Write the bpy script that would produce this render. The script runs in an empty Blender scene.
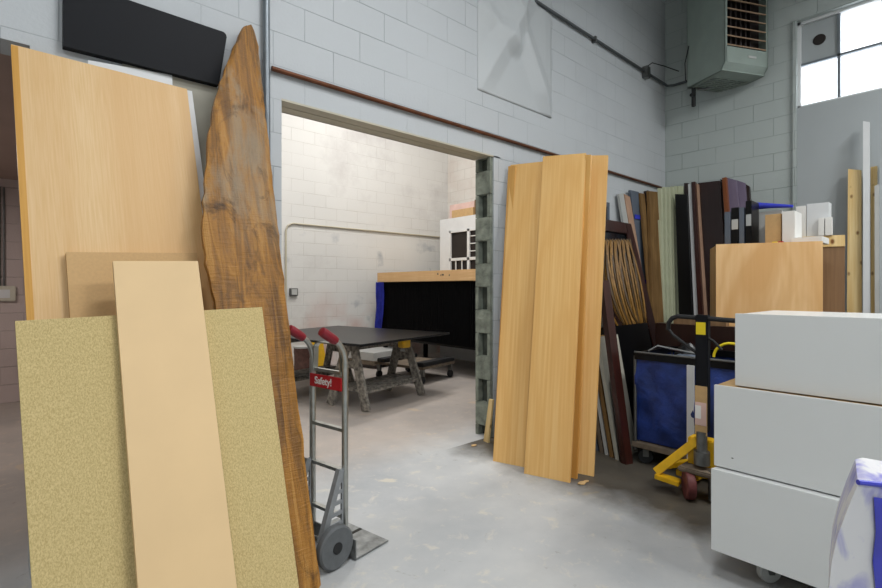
import bpy, bmesh, math, random
from mathutils import Vector, Matrix
random.seed(7)
S = bpy.context.scene
C = S.collection
PI = math.pi
# ---------------------------------------------------------------- camera
F = 490.0; HZ = 288.0; CZ = 1.30; YAW = math.radians(48)
cam = bpy.data.cameras.new('camera'); co = bpy.data.objects.new('camera', cam); C.objects.link(co)
co.location = (0, 0, CZ); co.rotation_euler = (PI/2, 0, YAW - PI/2)
cam.sensor_width = 36; cam.lens = 36*F/882; cam.shift_y = -(294-HZ)/882; cam.clip_start = .05
S.camera = co
# ---------------------------------------------------------------- world, lights, exposure
S.view_settings.view_transform = 'Standard'; S.view_settings.look = 'None'
S.view_settings.gamma = 1; S.view_settings.exposure = 0.15
w = bpy.data.worlds.new('sky'); S.world = w; w.use_nodes = True
w.node_tree.nodes['Background'].inputs[0].default_value = (.9, .95, 1, 1)
w.node_tree.nodes['Background'].inputs[1].default_value = 3.0
CEIL = 5.7
LAMPS = [  # x, y, z, length, width, rot, watts, colour
    (3.1, -1.9, 4.75, 1.2, .35, 0.3, 100, (1, .985, .95)),
    (-1.2, -1.5, 4.75, 1.2, .35, 0.3, 85, (.96, .98, 1)),  # added for soft ambient light, fixture unseen
    (1.5, 0.6, 4.75, 1.2, .35, 0.3, 55, (.96, .98, 1)),  # another unseen lamp added as soft ambient over the floor
    (4.3, 5.4, 5.5, 1.2, .35, 0.0, 98, (1, .98, .96)),
    (2.4, 4.0, 5.5, 1.2, .35, 0.0, 75, (1, .98, .96)),  # second back-room lamp, added to spread the light there
    (4.9, -1.3, 4.75, 1.2, .35, 0.3, 75, (.97, .99, 1)),  # added to brighten the right side and window wall, unseen
    (-0.9, 5.4, 2.46, 1.2, .25, 0.0, 24, (1, .9, .84)),
]
for (x, y, z, l, b, r, p, c) in LAMPS:
    d = bpy.data.lights.new('tube_light', 'AREA'); d.shape = 'RECTANGLE'; d.size = l; d.size_y = b
    d.energy = p; d.color = c
    o = bpy.data.objects.new('tube_light', d); C.objects.link(o); o.location = (x, y, z-.09); o.rotation_euler = (0, 0, r)

# ---------------------------------------------------------------- geometry of sight lines (pixel of the photograph -> point of the place)
def V(*a): return Vector(a)
def ray(px, py):
    l = (px-441)/F; u = (HZ-py)/F
    return V(math.cos(YAW)+l*math.sin(YAW), math.sin(YAW)-l*math.cos(YAW), u)
def onY(px, py, Y): r = ray(px, py); t = Y/r.y; return V(r.x*t, Y, CZ+r.z*t)
def onX(px, py, X): r = ray(px, py); t = X/r.x; return V(X, r.y*t, CZ+r.z*t)
def onZ(px, py, Z=0.): r = ray(px, py); t = (Z-CZ)/r.z; return V(r.x*t, r.y*t, Z)
def Ypx(px, X): return onX(px, 288, X).y
def Xpx(px, Y): return onY(px, 288, Y).x
# ---------------------------------------------------------------- mesh helpers
class MB:
    def __init__(s): s.bm = bmesh.new()
    def box(s, a, b, rot=None):
        a = V(*a); b = V(*b); c = (a+b)/2; d = b-a
        m = Matrix.Translation(c)
        if rot is not None: m = m @ rot
        m = m @ Matrix.Diagonal((abs(d.x), abs(d.y), abs(d.z), 1))
        bmesh.ops.create_cube(s.bm, size=1, matrix=m); return s
    def prism(s, pts, off):
        off = V(*off); f = [s.bm.verts.new(V(*p)) for p in pts]; g = [s.bm.verts.new(V(*p)+off) for p in pts]
        n = len(pts); s.bm.faces.new(f); s.bm.faces.new(g[::-1])
        for i in range(n): s.bm.faces.new((f[(i+1) % n], f[i], g[i], g[(i+1) % n]))
        return s
    def beam(s, p, q, wx, wy, side=(0, 0, 1)):
        p = V(*p); q = V(*q); z = (q-p); L = z.length; z.normalize()
        x = V(*side).cross(z)
        if x.length < 1e-3: x = V(1, 0, 0).cross(z)
        x.normalize(); y = z.cross(x)
        m = Matrix((x, y, z)).transposed().to_4x4(); m.translation = (p+q)/2
        bmesh.ops.create_cube(s.bm, size=1, matrix=m @ Matrix.Diagonal((wx, wy, L, 1))); return s
    def tube(s, pts, r, n=10, caps=True):
        pts = [V(*p) for p in pts]; rings = []
        t0 = (pts[1]-pts[0]).normalized(); up = V(0, 0, 1) if abs(t0.z) < .9 else V(1, 0, 0)
        x = t0.cross(up).normalized()
        for i, p in enumerate(pts):
            a = pts[max(i-1, 0)]; b = pts[min(i+1, len(pts)-1)]; t = (b-a).normalized()
            x = (x - t*x.dot(t)).normalized(); y = t.cross(x)
            rr = r[i] if isinstance(r, (list, tuple)) else r
            rings.append([s.bm.verts.new(p + (x*math.cos(2*PI*k/n) + y*math.sin(2*PI*k/n))*rr) for k in range(n)])
        for a, b in zip(rings, rings[1:]):
            for k in range(n): s.bm.faces.new((a[k], a[(k+1) % n], b[(k+1) % n], b[k]))
        if caps: s.bm.faces.new(rings[0][::-1]); s.bm.faces.new(rings[-1])
        return s
    def ribbon(s, pts, side, wd, th):
        pts = [V(*p) for p in pts]; side = V(*side).normalized(); rings = []
        for i, p in enumerate(pts):
            t = (pts[min(i+1, len(pts)-1)]-pts[max(i-1, 0)]).normalized(); nn = t.cross(side).normalized()
            rings.append([s.bm.verts.new(p+side*a*wd/2+nn*b*th/2) for a, b in ((-1, -1), (1, -1), (1, 1), (-1, 1))])
        for a, b in zip(rings, rings[1:]):
            for k in range(4): s.bm.faces.new((a[k], a[(k+1) % 4], b[(k+1) % 4], b[k]))
        s.bm.faces.new(rings[0][::-1]); s.bm.faces.new(rings[-1]); return s
    def lathe(s, prof, c=(0, 0, 0), n=24, axis='z'):
        rings = []
        for r, h in prof:
            ring = []
            for k in range(n):
                a = 2*PI*k/n
                v = V(r*math.cos(a), r*math.sin(a), h)
                if axis == 'x': v = V(h, v.x, v.y)
                if axis == 'y': v = V(v.x, h, v.y)
                ring.append(s.bm.verts.new(v+V(*c)))
            rings.append(ring)
        for a, b in zip(rings, rings[1:]):
            for k in range(n): s.bm.faces.new((a[k], a[(k+1) % n], b[(k+1) % n], b[k]))
        s.bm.faces.new(rings[0][::-1]); s.bm.faces.new(rings[-1]); return s
    def bevel(s, w, seg=2):
        es = [e for e in s.bm.edges if len(e.link_faces) == 2 and e.calc_face_angle(0) > .6]
        bmesh.ops.bevel(s.bm, geom=es, offset=w, segments=seg, affect='EDGES', clamp_overlap=True); return s
    def build(s, name, mat, parent=None, smooth=False, mw=None):
        bmesh.ops.recalc_face_normals(s.bm, faces=s.bm.faces)
        me = bpy.data.meshes.new(name); s.bm.to_mesh(me); s.bm.free()
        me.materials.append(mat)
        if smooth:
            for f in me.polygons: f.use_smooth = True
            try: me.set_sharp_from_angle(angle=.7)
            except Exception: pass
        o = bpy.data.objects.new(name, me); C.objects.link(o)
        if mw is not None: o.matrix_world = mw
        if parent is not None: o.parent = parent
        return o
def tag(o, label, cat, group=None, kind=None):
    if label: o['label'] = label
    if cat: o['category'] = cat
    if group: o['group'] = group
    if kind: o['kind'] = kind
    return o
def struct(o): o['kind'] = 'structure'; return o
def empty(name, loc, rz=0, label=None, cat=None, group=None):
    o = bpy.data.objects.new(name, None); C.objects.link(o); o.location = loc; o.rotation_euler = (0, 0, rz)
    o.empty_display_size = .1
    return tag(o, label, cat, group)
def copy_tree(o, parent=None):
    c = o.copy(); C.objects.link(c)
    if parent is not None: c.parent = parent
    for ch in list(o.children): copy_tree(ch, c)
    return c
def local(o, p): return V(*p)

# ---------------------------------------------------------------- materials
def nodes(name):
    m = bpy.data.materials.new(name); m.use_nodes = True
    return m, m.node_tree, m.node_tree.nodes, m.node_tree.links, m.node_tree.nodes['Principled BSDF']
def lin(h):
    if isinstance(h, str):
        h = h.lstrip('#'); h = [int(h[i:i+2], 16)/255 for i in (0, 2, 4)]
        h = [c/12.92 if c <= .04045 else ((c+.055)/1.055)**2.4 for c in h]
    return (h[0], h[1], h[2], 1)
def plain(name, col, rough=.6, metal=0, vary=.12, scale=6., bump=.0, spec=.5, coat=0):
    m, t, N, L, b = nodes(name)
    b.inputs['Roughness'].default_value = rough; b.inputs['Metallic'].default_value = metal
    b.inputs['Specular IOR Level'].default_value = spec
    if coat: b.inputs['Coat Weight'].default_value = coat
    c = lin(col)
    tc = N.new('ShaderNodeTexCoord'); n = N.new('ShaderNodeTexNoise'); n.inputs['Scale'].default_value = scale; n.inputs['Detail'].default_value = 6
    L.new(tc.outputs['Object'], n.inputs['Vector'])
    r = N.new('ShaderNodeValToRGB'); L.new(n.outputs['Fac'], r.inputs[0])
    r.color_ramp.elements[0].position = .3; r.color_ramp.elements[1].position = .7
    r.color_ramp.elements[0].color = tuple(x*(1-vary) for x in c[:3])+(1,); r.color_ramp.elements[1].color = tuple(min(1, x*(1+vary)) for x in c[:3])+(1,)
    L.new(r.outputs[0], b.inputs['Base Color'])
    if bump:
        bp = N.new('ShaderNodeBump'); bp.inputs['Strength'].default_value = bump; bp.inputs['Distance'].default_value = .02
        L.new(n.outputs['Fac'], bp.inputs['Height']); L.new(bp.outputs[0], b.inputs['Normal'])
    return m
def wood(name, c1, c2, sc=(60, 60, 2.2), rough=.5, band=(5, 5, .35), c3=None, bump=.05, coat=0):
    """grain runs along the object's local z"""
    m, t, N, L, b = nodes(name); b.inputs['Roughness'].default_value = rough
    b.inputs['Specular IOR Level'].default_value = .35
    if coat: b.inputs['Coat Weight'].default_value = coat; b.inputs['Coat Roughness'].default_value = .3
    tc = N.new('ShaderNodeTexCoord')
    mp = N.new('ShaderNodeMapping'); mp.inputs['Scale'].default_value = sc; L.new(tc.outputs['Object'], mp.inputs[0])
    n = N.new('ShaderNodeTexNoise'); n.inputs['Scale'].default_value = 1; n.inputs['Detail'].default_value = 8; n.inputs['Distortion'].default_value = .3; L.new(mp.outputs[0], n.inputs['Vector'])
    mp2 = N.new('ShaderNodeMapping'); mp2.inputs['Scale'].default_value = band; L.new(tc.outputs['Object'], mp2.inputs[0])
    n2 = N.new('ShaderNodeTexNoise'); n2.inputs['Scale'].default_value = 1; n2.inputs['Detail'].default_value = 3; n2.inputs['Distortion'].default_value = 1.2; L.new(mp2.outputs[0], n2.inputs['Vector'])
    r = N.new('ShaderNodeValToRGB'); L.new(n.outputs['Fac'], r.inputs[0])
    r.color_ramp.elements[0].position = .35; r.color_ramp.elements[1].position = .65
    r.color_ramp.elements[0].color = lin(c1); r.color_ramp.elements[1].color = lin(c2)
    r2 = N.new('ShaderNodeValToRGB'); L.new(n2.outputs['Fac'], r2.inputs[0])
    r2.color_ramp.elements[0].position = .42; r2.color_ramp.elements[1].position = .62
    r2.color_ramp.elements[0].color = (0, 0, 0, 1); r2.color_ramp.elements[1].color = (.65, .65, .65, 1)
    mx = N.new('ShaderNodeMixRGB'); L.new(r2.outputs[0], mx.inputs[0]); L.new(r.outputs[0], mx.inputs[1]); mx.inputs[2].default_value = lin(c3 or c1)
    L.new(mx.outputs[0], b.inputs['Base Color'])
    if bump:
        bp = N.new('ShaderNodeBump'); bp.inputs['Strength'].default_value = bump; bp.inputs['Distance'].default_value = .01
        L.new(n.outputs['Fac'], bp.inputs['Height']); L.new(bp.outputs[0], b.inputs['Normal'])
    return m
def blocks(name, col, col2, mortar, axis, bump=.5, dirt=None, mort=.006, z0=0.):
    """painted concrete block: 16 x 8 inch courses in world metres; axis = horizontal axis of the wall"""
    m, t, N, L, b = nodes(name); b.inputs['Roughness'].default_value = .62; b.inputs['Specular IOR Level'].default_value = .3
    tc = N.new('ShaderNodeTexCoord'); sp = N.new('ShaderNodeSeparateXYZ'); L.new(tc.outputs['Object'], sp.inputs[0])
    cb = N.new('ShaderNodeCombineXYZ'); L.new(sp.outputs[0 if axis == 'x' else 1], cb.inputs[0]); L.new(sp.outputs[2], cb.inputs[1])
    br = N.new('ShaderNodeTexBrick'); L.new(cb.outputs[0], br.inputs['Vector'])
    br.offset = .5; br.inputs['Scale'].default_value = 1; br.inputs['Brick Width'].default_value = .4064; br.inputs['Row Height'].default_value = .2032
    br.inputs['Mortar Size'].default_value = mort; br.inputs['Mortar Smooth'].default_value = .6
    br.inputs['Color1'].default_value = lin(col); br.inputs['Color2'].default_value = lin(col2); br.inputs['Mortar'].default_value = lin(mortar)
    n = N.new('ShaderNodeTexNoise'); n.inputs['Scale'].default_value = 1.1; n.inputs['Detail'].default_value = 5; L.new(tc.outputs['Object'], n.inputs['Vector'])
    # some mortar joints are filled with paint and nearly vanish
    r0 = N.new('ShaderNodeValToRGB'); L.new(n.outputs['Fac'], r0.inputs[0]); r0.color_ramp.elements[0].position = .38; r0.color_ramp.elements[1].position = .6
    r0.color_ramp.elements[0].color = (.15, .15, .15, 1); r0.color_ramp.elements[1].color = (1, 1, 1, 1)
    mx = N.new('ShaderNodeMixRGB'); mx.inputs[1].default_value = lin(col)
    L.new(r0.outputs[0], mx.inputs[0]); L.new(br.outputs['Color'], mx.inputs[2])
    n2 = N.new('ShaderNodeTexNoise'); n2.inputs['Scale'].default_value = .7; n2.inputs['Detail'].default_value = 7; n2.inputs['Roughness'].default_value = .65; L.new(tc.outputs['Object'], n2.inputs['Vector'])
    r1 = N.new('ShaderNodeValToRGB'); L.new(n2.outputs['Fac'], r1.inputs[0]); r1.color_ramp.elements[0].position = .52; r1.color_ramp.elements[1].position = .8
    mx2 = N.new('ShaderNodeMixRGB'); L.new(r1.outputs[0], mx2.inputs[0]); L.new(mx.outputs[0], mx2.inputs[1]); mx2.inputs[2].default_value = lin(dirt or mortar)
    L.new(mx2.outputs[0], b.inputs['Base Color'])
    n3 = N.new('ShaderNodeTexNoise'); n3.inputs['Scale'].default_value = 60; n3.inputs['Detail'].default_value = 5; L.new(tc.outputs['Object'], n3.inputs['Vector'])
    ml = N.new('ShaderNodeMath'); ml.operation = 'MULTIPLY'; L.new(br.outputs['Fac'], ml.inputs[0]); L.new(r0.outputs[0], ml.inputs[1])
    ma = N.new('ShaderNodeMath'); ma.operation = 'MULTIPLY_ADD'; L.new(ml.outputs[0], ma.inputs[0]); ma.inputs[1].default_value = -1.0
    mb = N.new('ShaderNodeMath'); mb.operation = 'MULTIPLY'; L.new(n3.outputs['Fac'], mb.inputs[0]); mb.inputs[1].default_value = .25; L.new(mb.outputs[0], ma.inputs[2])
    bp = N.new('ShaderNodeBump'); bp.inputs['Strength'].default_value = bump; bp.inputs['Distance'].default_value = .008
    L.new(ma.outputs[0], bp.inputs['Height']); L.new(bp.outputs[0], b.inputs['Normal'])
    return m
def concrete():
    m, t, N, L, b = nodes('floor_concrete'); b.inputs['Roughness'].default_value = .5; b.inputs['Specular IOR Level'].default_value = .4
    tc = N.new('ShaderNodeTexCoord')
    def noise(s, d=6, r=.6, dist=0):
        n = N.new('ShaderNodeTexNoise'); n.inputs['Scale'].default_value = s; n.inputs['Detail'].default_value = d; n.inputs['Roughness'].default_value = r; n.inputs['Distortion'].default_value = dist
        L.new(tc.outputs['Object'], n.inputs['Vector']); return n
    def ramp(n, p0, p1, c0=(0, 0, 0, 1), c1=(1, 1, 1, 1)):
        r = N.new('ShaderNodeValToRGB'); L.new(n.outputs['Fac'], r.inputs[0]); r.color_ramp.elements[0].position = p0; r.color_ramp.elements[1].position = p1
        r.color_ramp.elements[0].color = c0; r.color_ramp.elements[1].color = c1; return r
    def mix(f, a, bcol):
        x = N.new('ShaderNodeMixRGB'); L.new(f, x.inputs[0])
        if isinstance(a, tuple): x.inputs[1].default_value = a
        else: L.new(a, x.inputs[1])
        if isinstance(bcol, tuple): x.inputs[2].default_value = bcol
        else: L.new(bcol, x.inputs[2])
        return x.outputs[0]
    base = ramp(noise(1.3, 8, .6), .3, .7, lin('#a2a5a8'), lin('#bfc0bf')).outputs[0]
    spat = ramp(noise(9, 8, .7, .5), .56, .72)
    c = mix(spat.outputs[0], base, lin('#c9c4b8'))
    blot = ramp(noise(1.7, 4, .5, .5), .67, .685)
    c = mix(blot.outputs[0], c, lin('#c4bfb2'))
    dust = ramp(noise(30, 6, .7), .66, .76)
    c = mix(dust.outputs[0], c, lin('#d6d2c8'))
    scr = ramp(noise(4, 10, .75, 2.0), .62, .7)
    c = mix(scr.outputs[0], c, lin('#8f8c88'))
    # grubby brown area, cast shadow darkened into it, where the trolleys stand (world x > 2.9) and pink dusty floor behind the doorway (y > 2.9)
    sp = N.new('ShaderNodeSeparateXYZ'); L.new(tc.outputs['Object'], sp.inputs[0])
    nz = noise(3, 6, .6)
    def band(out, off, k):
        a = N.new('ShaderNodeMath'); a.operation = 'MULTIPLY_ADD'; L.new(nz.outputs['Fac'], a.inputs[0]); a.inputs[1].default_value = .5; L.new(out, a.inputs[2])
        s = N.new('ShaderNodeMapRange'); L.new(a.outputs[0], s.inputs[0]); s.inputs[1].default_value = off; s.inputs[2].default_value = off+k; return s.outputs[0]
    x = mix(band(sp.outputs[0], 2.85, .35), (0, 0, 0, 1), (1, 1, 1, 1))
    grime_shade = N.new('ShaderNodeMixRGB'); grime_shade.blend_type = 'MULTIPLY'; L.new(x, grime_shade.inputs[0]); L.new(c, grime_shade.inputs[1]); grime_shade.inputs[2].default_value = lin('#7c7366')
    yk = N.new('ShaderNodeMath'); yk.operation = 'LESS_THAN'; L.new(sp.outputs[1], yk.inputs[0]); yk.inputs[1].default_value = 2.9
    c1 = mix(yk.outputs[0], c, grime_shade.outputs[0])
    pk = N.new('ShaderNodeMixRGB'); pk.blend_type = 'MULTIPLY'; L.new(band(sp.outputs[1], 3.1, .6), pk.inputs[0]); L.new(c1, pk.inputs[1]); pk.inputs[2].default_value = lin('#eee0d6')
    L.new(pk.outputs[0], b.inputs['Base Color'])
    bp = N.new('ShaderNodeBump'); bp.inputs['Strength'].default_value = .15; bp.inputs['Distance'].default_value = .01
    L.new(noise(25, 8, .7).outputs['Fac'], bp.inputs['Height']); L.new(bp.outputs[0], b.inputs['Normal'])
    return m
def speckle(name, c1, c2, scale=180, rough=.8, c3=None):
    m, t, N, L, b = nodes(name); b.inputs['Roughness'].default_value = rough; b.inputs['Specular IOR Level'].default_value = .2
    tc = N.new('ShaderNodeTexCoord'); mp = N.new('ShaderNodeMapping'); mp.inputs['Scale'].default_value = (1, 1, .55); L.new(tc.outputs['Object'], mp.inputs[0])
    n = N.new('ShaderNodeTexNoise'); n.inputs['Scale'].default_value = scale; n.inputs['Detail'].default_value = 3; n.inputs['Distortion'].default_value = .8; L.new(mp.outputs[0], n.inputs['Vector'])
    r = N.new('ShaderNodeValToRGB'); L.new(n.outputs['Fac'], r.inputs[0]); r.color_ramp.elements[0].position = .38; r.color_ramp.elements[1].position = .62
    r.color_ramp.elements[0].color = lin(c1); r.color_ramp.elements[1].color = lin(c2)
    L.new(r.outputs[0], b.inputs['Base Color'])
    bp = N.new('ShaderNodeBump'); bp.inputs['Strength'].default_value = .1; bp.inputs['Distance'].default_value = .004; L.new(n.outputs['Fac'], bp.inputs['Height']); L.new(bp.outputs[0], b.inputs['Normal'])
    return m
def slabwood():
    m, t, N, L, b = nodes('weathered_slab'); b.inputs['Roughness'].default_value = .45; b.inputs['Specular IOR Level'].default_value = .4
    tc = N.new('ShaderNodeTexCoord')
    def noise(sc, d=8, dist=0):
        mp = N.new('ShaderNodeMapping'); mp.inputs['Scale'].default_value = sc; L.new(tc.outputs['Object'], mp.inputs[0])
        n = N.new('ShaderNodeTexNoise'); n.inputs['Scale'].default_value = 1; n.inputs['Detail'].default_value = d; n.inputs['Roughness'].default_value = .65; n.inputs['Distortion'].default_value = dist; L.new(mp.outputs[0], n.inputs['Vector']); return n
    def ramp(n, stops):
        r = N.new('ShaderNodeValToRGB'); L.new(n.outputs['Fac'], r.inputs[0])
        while len(r.color_ramp.elements) < len(stops): r.color_ramp.elements.new(.5)
        for e, (p, c) in zip(r.color_ramp.elements, stops): e.position = p; e.color = c
        return r
    g = noise((22, 22, 1.6), 9, 1.0)
    c = ramp(g, [(.3, lin('#4c3216')), (.44, lin('#835a26')), (.56, lin('#a3702a')), (.72, lin('#b88a48'))])
    g2 = noise((4, 4, 1.8), 7, .8)
    k = ramp(g2, [(.45, (0, 0, 0, 1)), (.6, (.7, .7, .7, 1))])
    # the saw scratches across the grain and a bleached upper part
    sp = N.new('ShaderNodeSeparateXYZ'); L.new(tc.outputs['Object'], sp.inputs[0])
    mr = N.new('ShaderNodeMapRange'); L.new(sp.outputs[2], mr.inputs[0]); mr.inputs[1].default_value = 1.5; mr.inputs[2].default_value = 1.75
    mm = N.new('ShaderNodeMath'); mm.operation = 'MULTIPLY'; L.new(k.outputs[0], mm.inputs[0]); L.new(mr.outputs[0], mm.inputs[1])
    mx = N.new('ShaderNodeMixRGB'); L.new(mm.outputs[0], mx.inputs[0]); L.new(c.outputs[0], mx.inputs[1]); mx.inputs[2].default_value = lin('#94856e')
    dk = noise((5, 5, 2.5), 8, 1.5); kd = ramp(dk, [(.54, (0, 0, 0, 1)), (.66, (.8, .8, .8, 1))])
    mx2 = N.new('ShaderNodeMixRGB'); L.new(kd.outputs[0], mx2.inputs[0]); L.new(mx.outputs[0], mx2.inputs[1]); mx2.inputs[2].default_value = lin('#33200f')
    L.new(mx2.outputs[0], b.inputs['Base Color'])
    cr = noise((10, 10, 90), 4, .2)
    ad = N.new('ShaderNodeMath'); ad.operation = 'ADD'; L.new(cr.outputs['Fac'], ad.inputs[0]); L.new(g.outputs['Fac'], ad.inputs[1])
    bp = N.new('ShaderNodeBump'); bp.inputs['Strength'].default_value = .5; bp.inputs['Distance'].default_value = .012; L.new(ad.outputs[0], bp.inputs['Height']); L.new(bp.outputs[0], b.inputs['Normal'])
    return m
def metal(name, col, rough=.35): return plain(name, col, rough, 1.0, .15, 20)

M = {}
M['wallA'] = blocks('painted_block_left', '#bfc3c6', '#bdc1c4', '#a2a8ac', 'x', .6, '#b4b8bc', .0035)
M['wallB'] = blocks('painted_block_right', '#b3bbb9', '#b0b8b6', '#949f9d', 'y', .8, '#9fa9a7', .0035)
M['wallBack'] = blocks('painted_block_back', '#dcdbd7', '#d8d7d3', '#c2bfb8', 'x', .5, '#b8b3b0', .004)
M['wallBackY'] = blocks('painted_block_back_side', '#dedad3', '#d9d5ce', '#c9c4bb', 'y', .45, '#c9b8ae')
def overspray(m):
    N, L = m.node_tree.nodes, m.node_tree.links; b = N['Principled BSDF']; src = b.inputs['Base Color'].links[0].from_socket
    tc = N.new('ShaderNodeTexCoord'); sp = N.new('ShaderNodeSeparateXYZ'); L.new(tc.outputs['Object'], sp.inputs[0])
    for (sc, lo, hi, z0, z1, col, amt) in ((1.6, .45, .75, 1.35, .55, '#b8583c', .6), (2.6, .62, .74, 2.6, 1.9, '#8f97a0', .7)):
        n = N.new('ShaderNodeTexNoise'); n.inputs['Scale'].default_value = sc; n.inputs['Detail'].default_value = 5; L.new(tc.outputs['Object'], n.inputs['Vector'])
        r = N.new('ShaderNodeMapRange'); L.new(n.outputs['Fac'], r.inputs[0]); r.inputs[1].default_value = lo; r.inputs[2].default_value = hi; r.inputs[4].default_value = amt
        h = N.new('ShaderNodeMapRange'); L.new(sp.outputs[2], h.inputs[0]); h.inputs[1].default_value = z0; h.inputs[2].default_value = z1
        k = N.new('ShaderNodeMath'); k.operation = 'MULTIPLY'; L.new(r.outputs[0], k.inputs[0]); L.new(h.outputs[0], k.inputs[1])
        x = N.new('ShaderNodeMixRGB'); L.new(k.outputs[0], x.inputs[0]); L.new(src, x.inputs[1]); x.inputs[2].default_value = lin(col); src = x.outputs[0]
    L.new(src, b.inputs['Base Color'])
overspray(M['wallBack'])
M['wallPink'] = blocks('painted_block_pink', '#c4b4b0', '#bfb0ac', '#a09590', 'x', .8, '#b0a09c')
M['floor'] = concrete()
M['ceil'] = plain('ceiling_paint', '#c8c8c4', .9)
M['lowceil'] = plain('low_ceiling_paint', '#a58f86', .9, vary=.06, scale=2)
M['cream'] = plain('cream_paint', '#bdb6a2', .5, vary=.05)
M['slot'] = plain('dark_gap', '#2a2722', .9)
M['jamb'] = plain('bare_concrete_block', '#7c8277', .95, vary=.3, scale=14, bump=.8)
M['jambdark'] = plain('bare_block_core', '#4a4f48', .95, vary=.3, scale=14, bump=.8)
M['oak'] = wood('white_oak_veneer', '#dbb681', '#e3c293', (160, 160, 5), .5, (4, 4, .1), '#d5aa72')
M['oakedge'] = wood('oak_edge', '#c89342', '#d8a552', (90, 90, 3), .5)
M['mdf'] = plain('mdf', '#c9a472', .75, vary=.05, scale=90)
M['particle'] = speckle('particle_board', '#b39f6c', '#cdb986', 230)
M['beige'] = plain('primed_board', '#dcbd8e', .6, vary=.04, scale=3)
M['slab'] = slabwood()
M['maple'] = wood('maple_ply', '#dfae68', '#e9bf7e', (60, 60, 1.2), .42, (5, 5, .8), '#dba862', coat=.15)
M['maple2'] = wood('maple_ply_dark', '#cf9c54', '#d8a860', (45, 45, 1.6), .42, (7, 7, .8), '#bd8036', coat=.15)
M['cabmaple'] = wood('cabinet_maple', '#e6bb82', '#edc692', (40, 40, 1.8), .5, (3, 3, .8), '#cf995a')
M['brownply'] = wood('brown_ply', '#7d6044', '#8c6e4e', (40, 40, 1.8), .6)
M['pine'] = wood('pine', '#dcbc80', '#e9d09a', (50, 50, 1.5), .6, (8, 8, .5), '#d0a862')
def knots(m):
    N, L = m.node_tree.nodes, m.node_tree.links; b = N['Principled BSDF']; src = b.inputs['Base Color'].links[0].from_socket
    tc = N.new('ShaderNodeTexCoord'); mp = N.new('ShaderNodeMapping'); mp.inputs['Scale'].default_value = (9, 9, 5.5); L.new(tc.outputs['Object'], mp.inputs[0])
    v = N.new('ShaderNodeTexVoronoi'); v.inputs['Scale'].default_value = 1; L.new(mp.outputs[0], v.inputs['Vector'])
    r = N.new('ShaderNodeValToRGB'); L.new(v.outputs['Distance'], r.inputs[0]); r.color_ramp.elements[0].position = .08; r.color_ramp.elements[1].position = .17
    r.color_ramp.elements[0].color = (1, 1, 1, 1); r.color_ramp.elements[1].color = (0, 0, 0, 1)
    x = N.new('ShaderNodeMixRGB'); L.new(r.outputs[0], x.inputs[0]); L.new(src, x.inputs[1]); x.inputs[2].default_value = lin('#7a4d22'); L.new(x.outputs[0], b.inputs['Base Color'])
knots(M['pine'])
M['mahog'] = wood('mahogany', '#2c120d', '#411c14', (60, 60, 2), .35, coat=.3)
M['dkbrown'] = wood('dark_brown_laminate', '#24120f', '#2e1815', (60, 60, 2), .3, coat=.3)
M['redbrown'] = wood('red_brown_edge', '#74401f', '#8a4c26', (60, 60, 2), .4)
M['purple'] = plain('purple_grey_laminate', '#75697f', .3, vary=.05)
M['greyboard'] = plain('grey_blue_board', '#5a6370', .5, vary=.1)
M['ltgrey'] = plain('light_grey_board', '#b4b5b2', .6, vary=.06)
M['cardboard'] = wood('old_cardboard', '#6b4f2c', '#8a6a3e', (20, 20, 3), .8)
M['pinkish'] = plain('pinkish_board', '#b39078', .7)
M['creamboard'] = plain('pale_green_cream_paint', '#c3c7a9', .5, vary=.05)
M['black'] = plain('black_laminate', '#07080b', .32, vary=.1, spec=.3)
M['navyblack'] = plain('black_matt', '#080b12', .6, vary=.08, spec=.25)
M['blackrub'] = plain('black_rubber', '#17181a', .7)
M['deepblack'] = plain('black_pleated_fabric', '#030304', .85, vary=.1, spec=.1)
M['whiteb'] = plain('white_laminate', '#dcdedd', .28, vary=.01, scale=2)
M['whitem'] = plain('white_board_matt', '#d8dadb', .6, vary=.03)
M['greyst'] = plain('grey_painted_sheet', '#a6acae', .55, vary=.02, scale=2)
M['creased'] = plain('creased_sheet_paint', '#bcc0c2', .5, vary=.02, scale=2)
M['beigepanel'] = plain('warm_grey_sheet', '#a5a295', .7, vary=.05)
M['alu'] = metal('aluminium', '#b4b5b0', .38)
M['oldalu'] = plain('scuffed_aluminium', '#8d8f8e', .5, .8, .35, 18, .3)
M['steel'] = metal('dull_steel', '#7c7d7c', .5)
M['red'] = plain('red_paint', '#b51a22', .4, vary=.05)
M['redgrip'] = plain('dark_red_rubber', '#7d0f20', .45, vary=.1)
M['txt'] = plain('white_lettering', '#e8e6e2', .5, vary=0)
M['wheel'] = plain('grey_rubber', '#5b5e60', .7, vary=.12, scale=30)
M['greyplas'] = plain('grey_plastic', '#85888a', .55, vary=.1, scale=20)
M['copper'] = plain('rusty_copper_pipe', '#653c26', .45, .5, .3, 12)
M['conduit'] = plain('grey_conduit', '#7f868c', .4, .6)
M['dkconduit'] = plain('dark_conduit', '#54585a', .5, .5)
M['heater'] = plain('green_grey_enamel', '#8c9890', .5, vary=.06)
M['louv'] = plain('tan_louvre', '#a3866b', .5, vary=.1)
M['hdark'] = plain('heater_inside', '#1e1512', .6)
M['plate'] = plain('ivory_plate', '#c9c4b4', .5)
M['yellow'] = plain('yellow_paint', '#d9a90f', .45, vary=.1, scale=20)
M['ylabel'] = plain('yellow_label', '#e8cf1e', .5, vary=.03)
M['blue'] = plain('blue_canvas', '#1d3474', .45, vary=.4, scale=9, bump=.9)
M['bluecloth'] = plain('bright_blue_cloth', '#2a35b0', .7, vary=.25, scale=9)
M['bluewhite'] = plain('blue_film', '#3c40b8', .35, vary=.2, scale=9)
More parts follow.
